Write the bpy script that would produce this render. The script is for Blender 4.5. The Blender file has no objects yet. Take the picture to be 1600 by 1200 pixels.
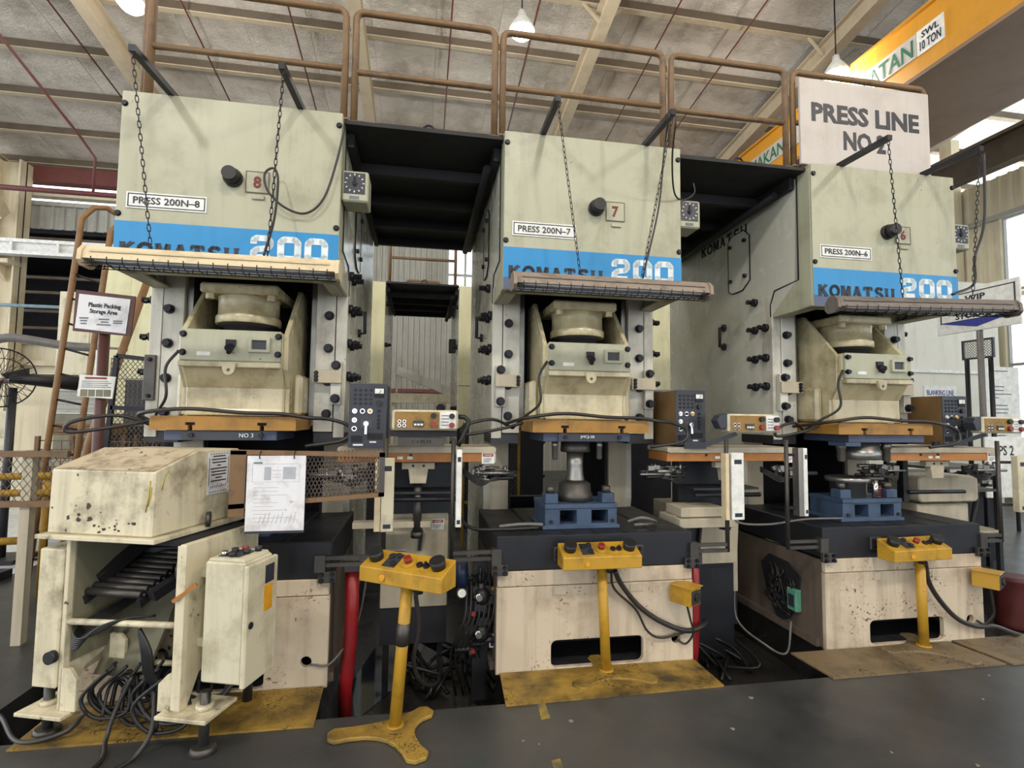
import bpy, bmesh, math, random
from mathutils import Vector, Matrix
random.seed(7)
scn = bpy.context.scene
COL = scn.collection
PI = math.pi

# ---------------------------------------------------------------- camera, sky, lamps, exposure
cam_d = bpy.data.cameras.new('camera')
cam = bpy.data.objects.new('camera', cam_d)
COL.objects.link(cam)
cam_d.sensor_width = 36.0
cam_d.lens = 36.0 * 819.658 / 1600.0
cam_d.clip_end = 200
_p, _r, _y = 0.0631, 0.0117, 0.1714
_fw = Vector((math.sin(_y)*math.cos(_p), math.cos(_y)*math.cos(_p), math.sin(_p)))
_rt = Vector((math.cos(_y), -math.sin(_y), 0))
_up = _rt.cross(_fw)
_rt, _up = _rt*math.cos(_r) + _up*math.sin(_r), _up*math.cos(_r) - _rt*math.sin(_r)
_m = Matrix((_rt, _up, -_fw)).transposed().to_4x4()
_m.translation = Vector((-1.1426, -3.3536, 1.5771))
cam.matrix_world = _m
scn.camera = cam

scn.view_settings.view_transform = 'Standard'
scn.view_settings.look = 'None'
scn.view_settings.exposure = -0.15
scn.view_settings.gamma = 1.0
scn.view_settings.use_curve_mapping = False

wd = bpy.data.worlds.new('overcast sky')
scn.world = wd
wd.use_nodes = True
bg = wd.node_tree.nodes['Background']
bg.inputs[0].default_value = (0.93, 0.965, 1.0, 1)
bg.inputs[1].default_value = 3.4

def lamp_light(x, y, z, power, radius=0.16):
    l = bpy.data.lights.new('high_bay_light', 'POINT')
    l.energy = power
    l.shadow_soft_size = radius
    l.color = (1.0, 0.955, 0.88)
    o = bpy.data.objects.new('high_bay_light', l)
    o.location = (x, y, z)
    COL.objects.link(o)
LAMP_POS = [(-5.47, 4.87, 7.6), (0.28, 4.34, 7.6), (5.84, 4.32, 7.6)]
HALL_LAMPS = [(-5.5, -6.0, 7.6), (0.3, -6.0, 7.6), (5.8, -6.0, 7.6)]
for q in LAMP_POS:
    lamp_light(q[0], q[1], q[2]-0.22, 220)
for q in HALL_LAMPS:
    lamp_light(q[0], q[1], q[2]-0.22, 850, 0.3)

# ---------------------------------------------------------------- materials
def lin(h):
    h = h.lstrip('#')
    o = []
    for i in (0, 2, 4):
        c = int(h[i:i+2], 16)/255.0
        o.append(c/12.92 if c <= 0.04045 else ((c+0.055)/1.055)**2.4)
    return (o[0], o[1], o[2], 1)

def newmat(name):
    m = bpy.data.materials.new(name)
    m.use_nodes = True
    nt = m.node_tree
    return m, nt, nt.nodes['Principled BSDF']

def nd(nt, t, **k):
    n = nt.nodes.new(t)
    for a, v in k.items():
        setattr(n, a, v)
    return n

def ramp(nt, src, a, b):
    r = nd(nt, 'ShaderNodeMapRange')
    r.inputs[1].default_value = a
    r.inputs[2].default_value = b
    nt.links.new(src, r.inputs[0])
    return r.outputs[0]

def noise(nt, vec, scale, detail=5, rough=0.6, dist=0.0):
    n = nd(nt, 'ShaderNodeTexNoise')
    n.inputs['Scale'].default_value = scale
    n.inputs['Detail'].default_value = detail
    n.inputs['Roughness'].default_value = rough
    n.inputs['Distortion'].default_value = dist
    nt.links.new(vec, n.inputs['Vector'])
    return n.outputs['Fac']

def mixc(nt, fac, a, b, blend='MIX'):
    m = nd(nt, 'ShaderNodeMix', data_type='RGBA', blend_type=blend)
    if isinstance(fac, (int, float)):
        m.inputs[0].default_value = fac
    else:
        nt.links.new(fac, m.inputs[0])
    for s, v in ((m.inputs[6], a), (m.inputs[7], b)):
        if isinstance(v, tuple):
            s.default_value = v
        else:
            nt.links.new(v, s)
    return m.outputs[2]

def mul(nt, a, b):
    m = nd(nt, 'ShaderNodeMath', operation='MULTIPLY')
    for s, v in ((m.inputs[0], a), (m.inputs[1], b)):
        if isinstance(v, (int, float)):
            s.default_value = v
        else:
            nt.links.new(v, s)
    return m.outputs[0]

def mapped(nt, sc, seed=0.0):
    tc = nd(nt, 'ShaderNodeTexCoord')
    mp = nd(nt, 'ShaderNodeMapping')
    mp.inputs['Scale'].default_value = sc
    mp.inputs['Location'].default_value = (seed, seed*1.7, seed*0.6)
    oi = nd(nt, 'ShaderNodeObjectInfo')
    ml = nd(nt, 'ShaderNodeMath', operation='MULTIPLY')
    ml.inputs[1].default_value = 37.0
    nt.links.new(oi.outputs['Random'], ml.inputs[0])
    ad = nd(nt, 'ShaderNodeVectorMath', operation='ADD')
    nt.links.new(tc.outputs['Object'], ad.inputs[0])
    nt.links.new(ml.outputs[0], ad.inputs[1])
    nt.links.new(ad.outputs[0], mp.inputs['Vector'])
    return mp.outputs['Vector']

_seed = [0.0]
def paint(name, base, dirt='#6b5d45', amt=0.5, streak=0.3, speck=0.3, rough=0.5, metal=0.0, scale=2.5, bump=0.05, chip='#2c2622', lo=0.50, spk=55, spl=0.68):
    """painted metal with cloudy grime, vertical run marks and dark chips"""
    m, nt, b = newmat(name)
    _seed[0] += 3.1
    v1 = mapped(nt, (1, 1, 1), _seed[0])
    v2 = mapped(nt, (9, 9, 0.7), _seed[0])
    c = lin(base)
    f1 = mul(nt, ramp(nt, noise(nt, v1, scale, 7, 0.65), lo, lo+0.24), amt)
    col = mixc(nt, f1, c, lin(dirt))
    if streak:
        f2 = mul(nt, ramp(nt, noise(nt, v2, 1.3, 4, 0.6), 0.5, 0.78), streak)
        col = mixc(nt, f2, col, lin(dirt))
    if speck:
        f3 = mul(nt, ramp(nt, noise(nt, v1, spk, 3, 0.6), spl, spl+0.04), ramp(nt, noise(nt, v1, scale*1.4, 3), 0.5, 0.62))
        col = mixc(nt, mul(nt, f3, min(1.0, speck*2)), col, lin(chip))
    nt.links.new(col, b.inputs['Base Color'])
    b.inputs['Metallic'].default_value = metal
    rr = nd(nt, 'ShaderNodeMapRange')
    rr.inputs[3].default_value = max(0.05, rough-0.1)
    rr.inputs[4].default_value = min(1, rough+0.2)
    nt.links.new(noise(nt, v1, 6, 4), rr.inputs[0])
    nt.links.new(rr.outputs[0], b.inputs['Roughness'])
    if bump:
        bp = nd(nt, 'ShaderNodeBump')
        bp.inputs['Strength'].default_value = bump
        bp.inputs['Distance'].default_value = 0.01
        nt.links.new(noise(nt, v1, 22, 5), bp.inputs['Height'])
        nt.links.new(bp.outputs[0], b.inputs['Normal'])
    return m

def plain(name, base, rough=0.5, metal=0.0, emit=0.0):
    m, nt, b = newmat(name)
    v = mapped(nt, (1, 1, 1), 1.3)
    col = mixc(nt, ramp(nt, noise(nt, v, 14, 5), 0.4, 0.75), lin(base), tuple(x*0.72 for x in lin(base)[:3]) + (1,))
    nt.links.new(col, b.inputs['Base Color'])
    b.inputs['Roughness'].default_value = rough
    b.inputs['Metallic'].default_value = metal
    if emit:
        b.inputs['Emission Color'].default_value = lin(base)
        b.inputs['Emission Strength'].default_value = emit
    return m

M = {}
M['head'] = paint('pale green cream press enamel', '#a8a891', '#6c654d', 0.5, 0.34, 0.5, 0.38, spk=26, spl=0.70)
M['blue'] = paint('blue stripe enamel', '#2484bd', '#2a5876', 0.25, 0.2, 0.1, 0.35)
M['navy'] = paint('slate blue stripe enamel', '#4c5670', '#2c3040', 0.4, 0.2, 0.3, 0.4)
M['letter'] = plain('near black lettering', '#1d2430', 0.5)
M['letter_white'] = plain('white number paint', '#d9e2e4', 0.5)
M['column'] = paint('light grey cream frame paint', '#c6c4b8', '#6a6154', 0.6, 0.45, 0.5, 0.3, spk=40)
M['side'] = paint('grey green side plate paint', '#c2c2b5', '#75715f', 0.45, 0.15, 0.2, 0.2, scale=1.4, bump=0.02)
M['slide'] = paint('oily cream slide paint', '#bfb593', '#6a5c3a', 0.75, 0.45, 0.35, 0.2, scale=3.5)
M['base'] = paint('pinkish cream base paint', '#c6b7a0', '#6d523a', 0.6, 0.55, 1.0, 0.55, chip='#4a3222', spk=48, spl=0.595)
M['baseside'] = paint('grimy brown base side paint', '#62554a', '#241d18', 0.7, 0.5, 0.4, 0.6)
M['black'] = paint('oily black iron', '#2b2b2f', '#15130f', 0.6, 0.2, 0.2, 0.38, 0.2)
M['bolster'] = paint('blue black bolster steel', '#24262d', '#141314', 0.6, 0.2, 0.2, 0.42, 0.3)
M['void'] = paint('black parts and cavity shade paint', '#15141a', '#08080a', 0.6, 0.2, 0.0, 0.7)  # near-black: real black parts, and shade painted into cavities
M['bolt'] = paint('blackened bolt steel', '#25242a', '#121114', 0.5, 0, 0, 0.4, 0.5)
M['steel'] = paint('bare machined steel', '#8c8a86', '#4a4540', 0.5, 0.2, 0.3, 0.3, 0.85)
M['darksteel'] = paint('worn dark steel', '#55524f', '#2a2623', 0.6, 0.2, 0.3, 0.4, 0.7)
M['ochre'] = paint('ochre slide plate paint', '#9e7330', '#54401f', 0.8, 0.2, 0.3, 0.5, scale=5)
M['orange'] = paint('orange beam paint', '#ad7239', '#5f3f24', 0.65, 0.25, 0.3, 0.5, scale=4)
M['yellow'] = paint('safety yellow enamel', '#b48a26', '#60481a', 0.8, 0.35, 0.5, 0.42, scale=6, chip='#4a3a14')
M['yellowdirty'] = paint('walked on yellow plate paint', '#9c7d33', '#3c301a', 1.0, 0.0, 1.0, 0.55, scale=3.5, chip='#40331c', bump=0.5, spk=70, spl=0.52, lo=0.44)
M['brownplate'] = paint('oil brown floor plate paint', '#76654a', '#362d22', 0.9, 0.0, 1.0, 0.5, scale=3, bump=0.5, spk=70, spl=0.55)
M['dieblue'] = paint('die set blue paint', '#3b4e68', '#1b2434', 0.8, 0.25, 0.3, 0.45, scale=5)
M['diedark'] = paint('dark slate die paint', '#3f4860', '#1e222d', 0.6, 0.2, 0.2, 0.45)
M['cream'] = paint('dirty feeder cream paint', '#cfc6a9', '#594a33', 0.85, 0.45, 0.8, 0.5, scale=4.5, spk=18, spl=0.66)
M['creamtop'] = paint('rust scuffed cream paint', '#b9a98c', '#5c4230', 0.95, 0.0, 0.7, 0.6, scale=7, spk=25, spl=0.6)
M['cabinet'] = paint('control box cream paint', '#c9c2a8', '#73643f', 0.65, 0.35, 0.4, 0.45, scale=4)
M['grimegrey'] = paint('grimy grey green sheet', '#77745f', '#3a352a', 0.6, 0.3, 0.3, 0.5)
M['robotcream'] = paint('grey cream unit paint', '#b5ab95', '#6b5d49', 0.5, 0.35, 0.4, 0.5)
M['panelblack'] = paint('slate black control panel', '#30333d', '#1c1d22', 0.5, 0.1, 0.2, 0.42)
M['brownside'] = paint('brown cabinet side paint', '#7a5e38', '#463621', 0.5, 0.2, 0.1, 0.5)
M['amber'] = paint('worn amber panel', '#8f6d32', '#3c3020', 0.75, 0.1, 0.3, 0.45, scale=14)
M['white'] = plain('white plastic', '#e4e4de', 0.4)
M['paper'] = paint('smudged white paper', '#dcdce0', '#6f665c', 0.5, 0.1, 0.3, 0.6, scale=9, bump=0)
M['print'] = plain('grey print', '#6f737c', 0.7)
M['printdark'] = plain('dark print', '#2a2b33', 0.7)
M['red'] = paint('red pipe enamel', '#861318', '#3d0a0c', 0.4, 0.3, 0.2, 0.35)
M['redbtn'] = plain('red button plastic', '#86251f', 0.35)
M['maroon'] = plain('maroon number paint', '#6b1a1c', 0.5)
M['rubber'] = plain('black rubber', '#1b1b1c', 0.5)
M['cable'] = plain('dark cable sheath', '#2b2826', 0.45)
M['hosegrey'] = plain('grey hose', '#6a6764', 0.45)
M['rail'] = paint('rusted yellow rail paint', '#74593a', '#46362a', 0.85, 0.2, 0.5, 0.5, scale=9, chip='#3a2a1c')
M['ladder'] = paint('rusty orange ladder paint', '#83603a', '#4a3a2c', 0.6, 0.3, 0.3, 0.5, scale=6)
M['deck'] = paint('black walkway steel', '#1d1d20', '#0f0f0f', 0.5, 0.2, 0.1, 0.6, 0.1)
M['sign'] = paint('faded white sign board', '#b9b2ab', '#857a70', 0.35, 0.15, 0.2, 0.5, scale=3)
M['foil'] = None
M['purlin'] = paint('rusty purlin paint with shade', '#5f5344', '#3a2f26', 0.6, 0.1, 0.2, 0.6)  # darkened so the purlin webs hold painted shade; also brown steelwork
M['rafter'] = paint('cream rafter paint', '#bdae94', '#7d6c56', 0.5, 0.15, 0.2, 0.55, scale=1.5)
M['rod'] = plain('red oxide rod', '#6e3a34', 0.6)
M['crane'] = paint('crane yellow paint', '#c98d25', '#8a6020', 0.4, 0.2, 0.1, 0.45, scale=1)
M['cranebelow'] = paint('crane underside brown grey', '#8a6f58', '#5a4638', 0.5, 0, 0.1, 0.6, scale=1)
M['green'] = plain('green lettering', '#1e6b4a', 0.5)
M['clad'] = paint('cream wall cladding', '#d0c6ab', '#8d8066', 0.4, 0.4, 0.1, 0.5, scale=0.8, bump=0)
M['cladgrey'] = paint('grey wall cladding', '#a5a49b', '#6d6a60', 0.45, 0.5, 0.1, 0.5, scale=0.8, bump=0)
M['colpaint'] = paint('building column cream', '#cfc3a6', '#84735a', 0.5, 0.4, 0.2, 0.6, scale=1.5)
M['pipe_red'] = plain('maroon pipe', '#5d2a28', 0.5)
M['pipe_blue'] = plain('pale blue pipe', '#7d97a4', 0.5)
M['rearcream'] = paint('yellow cream panel enamel', '#d8d4ab', '#9c9468', 0.4, 0.3, 0.3, 0.4)
M['brown'] = plain('maroon brown post', '#4f2a24', 0.5)
M['bluesign'] = plain('blue print', '#27348b', 0.5)
M['mesh'] = plain('dark mesh steel', '#6b6058', 0.5, 0.3)
M['gold'] = plain('yellow warning label', '#d79a1f', 0.5)
M['emit_lamp'] = plain('lit lamp lens', '#fff4dc', 0.4, 0, 14.0)
M['chrome'] = plain('bright chrome', '#c8c8c8', 0.15, 1.0)
M['fluor'] = plain('unlit fluorescent tube', '#c9cdd2', 0.2)
M['fixture'] = paint('yellowed fixture enamel', '#d0bf9c', '#7d6a48', 0.5, 0.0, 0.4, 0.5, scale=8)
M['bright'] = paint('bright cream machine enamel', '#d6d3c4', '#9a927c', 0.3, 0.25, 0.1, 0.45, scale=1.0, bump=0)
M['fixture_dark'] = paint('scuffed dark grey fixture', '#6a625b', '#38302a', 0.8, 0.0, 0.5, 0.5, scale=9)
M['fixture_old'] = paint('scuffed brown grey fixture', '#86786a', '#4a3e36', 0.8, 0.0, 0.5, 0.5, scale=9)

def foil_mat(name, base, rough):
    m, nt, b = newmat(name)
    v1 = mapped(nt, (1, 1, 1), 2.2)
    v2 = mapped(nt, (1.6, 3.6, 1), 5.0)
    col = mixc(nt, ramp(nt, noise(nt, v1, 1.2, 6, 0.7), 0.45, 0.75), lin(base), lin('#b3a897'))
    nt.links.new(col, b.inputs['Base Color'])
    b.inputs['Metallic'].default_value = 0.3
    b.inputs['Roughness'].default_value = rough
    bp = nd(nt, 'ShaderNodeBump')
    bp.inputs['Strength'].default_value = 1.0
    bp.inputs['Distance'].default_value = 0.05
    nt.links.new(noise(nt, v2, 3.6, 8, 0.66, 3.4), bp.inputs['Height'])
    nt.links.new(bp.outputs[0], b.inputs['Normal'])
    return m
M['foil'] = foil_mat('crinkled roof foil', '#ece3d5', 0.27)

def skylight_mat():
    m, nt, b = newmat('translucent roof sheet')
    b.inputs['Base Color'].default_value = lin('#dcdcd4')
    b.inputs['Roughness'].default_value = 0.6
    tr = nd(nt, 'ShaderNodeBsdfTranslucent')
    tr.inputs[0].default_value = lin('#e6e6e0')
    mx = nd(nt, 'ShaderNodeMixShader')
    mx.inputs[0].default_value = 0.3
    nt.links.new(b.outputs[0], mx.inputs[1])
    nt.links.new(tr.outputs[0], mx.inputs[2])
    nt.links.new(mx.outputs[0], nt.nodes['Material Output'].inputs[0])
    return m
M['skylight'] = skylight_mat()

def glass_mat(name, tint):
    m, nt, b = newmat(name)
    tp = nd(nt, 'ShaderNodeBsdfTransparent')
    tp.inputs[0].default_value = tint
    gl = nd(nt, 'ShaderNodeBsdfGlossy')
    gl.inputs['Roughness'].default_value = 0.08
    mx = nd(nt, 'ShaderNodeMixShader')
    mx.inputs[0].default_value = 0.06
    nt.links.new(tp.outputs[0], mx.inputs[1])
    nt.links.new(gl.outputs[0], mx.inputs[2])
    nt.links.new(mx.outputs[0], nt.nodes['Material Output'].inputs[0])
    return m
M['glass'] = glass_mat('dusty window glass', (0.86, 0.9, 0.92, 1))

def floor_mat():
    m, nt, b = newmat('worn painted floor')
    v = mapped(nt, (1, 1, 1), 0.4)
    col = mixc(nt, ramp(nt, noise(nt, v, 0.9, 7, 0.65), 0.4, 0.66), lin('#303234'), lin('#4c4b48'))
    col = mixc(nt, mul(nt, ramp(nt, noise(nt, v, 1.7, 5, 0.6), 0.6, 0.68), 0.35), col, lin('#345a48'))
    col = mixc(nt, mul(nt, ramp(nt, noise(nt, v, 26, 4, 0.6), 0.72, 0.76), 0.5), col, lin('#8d8878'))
    nt.links.new(col, b.inputs['Base Color'])
    rr = nd(nt, 'ShaderNodeMapRange')
    rr.inputs[3].default_value = 0.22
    rr.inputs[4].default_value = 0.5
    nt.links.new(noise(nt, v, 3.2, 5), rr.inputs[0])
    nt.links.new(rr.outputs[0], b.inputs['Roughness'])
    bp = nd(nt, 'ShaderNodeBump')
    bp.inputs['Strength'].default_value = 0.08
    bp.inputs['Distance'].default_value = 0.01
    nt.links.new(noise(nt, v, 40, 4), bp.inputs['Height'])
    nt.links.new(bp.outputs[0], b.inputs['Normal'])
    return m
M['floor'] = floor_mat()
M['pit'] = paint('oil soaked concrete', '#2a2827', '#121113', 0.7, 0.0, 0.2, 0.25, scale=2)
M['oil'] = plain('oily water film', '#20242c', 0.06)

# ---------------------------------------------------------------- mesh helpers
class MB:
    def __init__(s):
        s.v, s.f, s.sm = [], [], []
    def add(s, verts, faces, smooth=False):
        o = len(s.v)
        s.v += [tuple(p) for p in verts]
        s.f += [tuple(i+o for i in f) for f in faces]
        s.sm += [smooth]*len(faces)
        return s
    def box(s, x0, x1, y0, y1, z0, z1):
        v = [(x, y, z) for x in (x0, x1) for y in (y0, y1) for z in (z0, z1)]
        return s.add(v, [(0, 1, 3, 2), (4, 6, 7, 5), (0, 4, 5, 1), (2, 3, 7, 6), (0, 2, 6, 4), (1, 5, 7, 3)])
    def hexa(s, v8):
        return s.add(v8, [(0, 1, 3, 2), (4, 6, 7, 5), (0, 4, 5, 1), (2, 3, 7, 6), (0, 2, 6, 4), (1, 5, 7, 3)])
    def bar(s, p0, p1, w, h, up=(0, 0, 1)):
        p0, p1 = Vector(p0), Vector(p1)
        d = (p1-p0).normalized()
        u = Vector(up)
        if abs(d.dot(u)) > 0.98:
            u = Vector((0, 1, 0))
        a = d.cross(u).normalized()
        b = a.cross(d).normalized()
        v = [p + a*(sx*w/2) + b*(sz*h/2) for p in (p0, p1) for sx in (-1, 1) for sz in (-1, 1)]
        return s.hexa(v)
    def ring(s, c, d, r, n, ph=0.0):
        d = Vector(d).normalized()
        u = Vector((0, 0, 1)) if abs(d.z) < 0.9 else Vector((1, 0, 0))
        a = d.cross(u).normalized()
        b = d.cross(a).normalized()
        return [Vector(c) + a*(r*math.cos(2*PI*i/n+ph)) + b*(r*math.sin(2*PI*i/n+ph)) for i in range(n)]
    def cyl(s, p0, p1, r0, r1=None, n=16, caps=True):
        r1 = r0 if r1 is None else r1
        d = Vector(p1)-Vector(p0)
        A = s.ring(p0, d, r0, n)
        B = s.ring(p1, d, r1, n)
        o = len(s.v)
        s.v += [tuple(p) for p in A+B]
        for i in range(n):
            j = (i+1) % n
            s.f.append((o+i, o+j, o+n+j, o+n+i)); s.sm.append(n > 6)
        if caps:
            s.f.append(tuple(o+i for i in range(n))[::-1]); s.sm.append(False)
            s.f.append(tuple(o+n+i for i in range(n))); s.sm.append(False)
        return s
    def lathe(s, prof, c=(0, 0, 0), axis=(0, 0, 1), n=24):
        ax = Vector(axis).normalized()
        o = len(s.v)
        for r, h in prof:
            s.v += [tuple(p) for p in s.ring(Vector(c)+ax*h, ax, max(r, 1e-4), n)]
        for k in range(len(prof)-1):
            for i in range(n):
                j = (i+1) % n
                s.f.append((o+k*n+i, o+k*n+j, o+(k+1)*n+j, o+(k+1)*n+i)); s.sm.append(True)
        s.f.append(tuple(o+i for i in range(n))[::-1]); s.sm.append(False)
        s.f.append(tuple(o+(len(prof)-1)*n+i for i in range(n))); s.sm.append(False)
        return s
    def tube(s, pts, r, n=8, closed=False):
        pts = [Vector(p) for p in pts]
        N = len(pts)
        o = len(s.v)
        prev = None
        for i, p in enumerate(pts):
            if closed:
                d = pts[(i+1) % N]-pts[i-1]
            else:
                d = pts[min(i+1, N-1)]-pts[max(i-1, 0)]
            d.normalize()
            if prev is None:
                u = Vector((0, 0, 1)) if abs(d.z) < 0.9 else Vector((1, 0, 0))
                a = d.cross(u).normalized()
            else:
                a = (prev - d*prev.dot(d)).normalized()
            prev = a
            b = d.cross(a)
            s.v += [tuple(p + a*(r*math.cos(2*PI*k/n)) + b*(r*math.sin(2*PI*k/n))) for k in range(n)]
        for i in range(N if closed else N-1):
            j = (i+1) % N
            for k in range(n):
                l = (k+1) % n
                s.f.append((o+i*n+k, o+i*n+l, o+j*n+l, o+j*n+k)); s.sm.append(True)
        if not closed:
            s.f.append(tuple(o+k for k in range(n))[::-1]); s.sm.append(False)
            s.f.append(tuple(o+(N-1)*n+k for k in range(n))); s.sm.append(False)
        return s
    def prism(s, poly, axis, a, b):
        """poly of 2D points; axis 'x' -> (y,z), 'y' -> (x,z), 'z' -> (x,y)"""
        def P(p, t):
            return {'x': (t, p[0], p[1]), 'y': (p[0], t, p[1]), 'z': (p[0], p[1], t)}[axis]
        n = len(poly)
        o = len(s.v)
        s.v += [P(p, a) for p in poly] + [P(p, b) for p in poly]
        s.f.append(tuple(o+i for i in range(n))[::-1]); s.sm.append(False)
        s.f.append(tuple(o+n+i for i in range(n))); s.sm.append(False)
        for i in range(n):
            j = (i+1) % n
            s.f.append((o+i, o+j, o+n+j, o+n+i)); s.sm.append(False)
        return s
    def mesh(s, name, mat, bevel=0.0, fix=True):
        me = bpy.data.meshes.new(name)
        me.from_pydata(s.v, [], s.f)
        bm = bmesh.new()
        bm.from_mesh(me)
        for f, q in zip(bm.faces, s.sm):
            f.smooth = q
        if fix:
            bmesh.ops.recalc_face_normals(bm, faces=bm.faces[:])
        if bevel:
            es = [e for e in bm.edges if len(e.link_faces) == 2 and e.calc_face_angle(0) > 0.6 and not (e.link_faces[0].smooth and e.link_faces[1].smooth)]
            bmesh.ops.bevel(bm, geom=es, offset=bevel, segments=1, affect='EDGES', clamp_overlap=True)
        bm.to_mesh(me)
        bm.free()
        me.materials.append(M[mat] if isinstance(mat, str) else mat)
        return me
    def build(s, name, mat, parent=None, bevel=0.0, loc=None, rot=None):
        return link(name, s.mesh(name, mat, bevel), parent, loc, rot)

def link(name, me, parent=None, loc=None, rot=None):
    o = bpy.data.objects.new(name, me)
    COL.objects.link(o)
    if parent is not None:
        o.parent = parent
    if loc is not None:
        o.location = loc
    if rot is not None:
        o.rotation_euler = rot
    return o

def thing(name, label, cat, loc=(0, 0, 0), rotz=0.0, group=None):
    o = bpy.data.objects.new(name, None)
    o.empty_display_size = 0.1
    COL.objects.link(o)
    o.location = loc
    o.rotation_euler = (0, 0, rotz)
    o['label'] = label
    o['category'] = cat
    if group:
        o['group'] = group
    return o

def tag(o, label, cat, group=None):
    o['label'] = label
    o['category'] = cat
    if group:
        o['group'] = group
    return o

def struct(o):
    o['kind'] = 'structure'
    return o

KIDS = {}
def copy_tree(o, parent=None):
    c = o.copy()
    COL.objects.link(c)
    if parent is not None:
        c.parent = parent
    for ch in list(o.children):
        copy_tree(ch, c)
    return c

def arc(cx, cz, r, a0, a1, n=6):
    return [(cx+r*math.cos(math.radians(a0+(a1-a0)*i/n)), cz+r*math.sin(math.radians(a0+(a1-a0)*i/n))) for i in range(n+1)]

def rrect(x0, x1, z0, z1, r, n=4):
    return arc(x1-r, z1-r, r, 0, 90, n)+arc(x0+r, z1-r, r, 90, 180, n)+arc(x0+r, z0+r, r, 180, 270, n)+arc(x1-r, z0+r, r, 270, 360, n)

def plate_mesh(name, outer, holes, thick, mat, bevel=0.0):
    """flat plate with holes, in the XZ plane, front face at y=0 going to y=thick"""
    cu = bpy.data.curves.new(name, 'CURVE')
    cu.dimensions = '2D'
    cu.fill_mode = 'BOTH'
    for pl in [outer]+holes:
        sp = cu.splines.new('POLY')
        sp.points.add(len(pl)-1)
        for p, q in zip(sp.points, pl):
            p.co = (q[0], q[1], 0, 1)
        sp.use_cyclic_u = True
    cu.extrude = thick/2
    cu.bevel_depth = bevel
    cu.bevel_resolution = 0
    ob = bpy.data.objects.new(name, cu)
    COL.objects.link(ob)
    bpy.context.view_layer.update()
    dg = bpy.context.evaluated_depsgraph_get()
    me = bpy.data.meshes.new_from_object(ob.evaluated_get(dg))
    bpy.data.objects.remove(ob)
    bpy.data.curves.remove(cu)
    me.name = name
    for v in me.vertices:
        x, y, z = v.co
        v.co = (x, -z+thick/2, y)
    me.materials.clear()
    me.materials.append(M[mat])
    for p in me.polygons:
        p.use_smooth = False
    return me

def text_mesh(s, width, height, depth=0.003, bold=0.0, shear=0.0, spacing=1.0):
    """lettering in the XZ plane facing -Y, centred on the origin"""
    cu = bpy.data.curves.new('lettering', 'FONT')
    cu.body = s
    cu.align_x = 'CENTER'
    cu.resolution_u = 2
    cu.offset = bold
    cu.shear = shear
    cu.space_character = spacing
    cu.extrude = 0.5
    ob = bpy.data.objects.new('lettering', cu)
    COL.objects.link(ob)
    bpy.context.view_layer.update()
    dg = bpy.context.evaluated_depsgraph_get()
    me = bpy.data.meshes.new_from_object(ob.evaluated_get(dg))
    bpy.data.objects.remove(ob)
    bpy.data.curves.remove(cu)
    xs = [v.co.x for v in me.vertices]
    ys = [v.co.y for v in me.vertices]
    cx, cy = (min(xs)+max(xs))/2, (min(ys)+max(ys))/2
    sx, sy = width/(max(xs)-min(xs)), height/(max(ys)-min(ys))
    for v in me.vertices:
        x, y, z = v.co
        v.co = ((x-cx)*sx, -z*2*depth/2-depth/2, (y-cy)*sy)
    me.name = 'lettering'
    for p in me.polygons:
        p.use_smooth = False
    return me

def text(s, x, y, z, width, height, mat, parent=None, rotz=0.0, name='lettering', rot=None, **k):
    me = text_mesh(s, width, height, **k)
    me.materials.clear()
    me.materials.append(M[mat])
    return link(name, me, parent, (x, y, z), rot if rot else (0, 0, rotz))

def ribbon(mb, pts, t, y0, y1, closed=False):
    """thick stroke through XZ points"""
    n = len(pts)
    for i in range(n if closed else n-1):
        a, b = Vector(pts[i]), Vector(pts[(i+1) % n])
        d = (b-a)
        if d.length < 1e-6:
            continue
        d.normalize()
        nn = Vector((-d.y, d.x))*(t/2)
        mb.prism([tuple(a+nn), tuple(b+nn), tuple(b-nn), tuple(a-nn)], 'y', y0, y1)
    for i, p in enumerate(pts):
        if closed or 0 < i < n-1:
            mb.prism([(p[0]+t/2*math.cos(2*PI*k/8), p[1]+t/2*math.sin(2*PI*k/8)) for k in range(8)], 'y', y0, y1)

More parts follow.
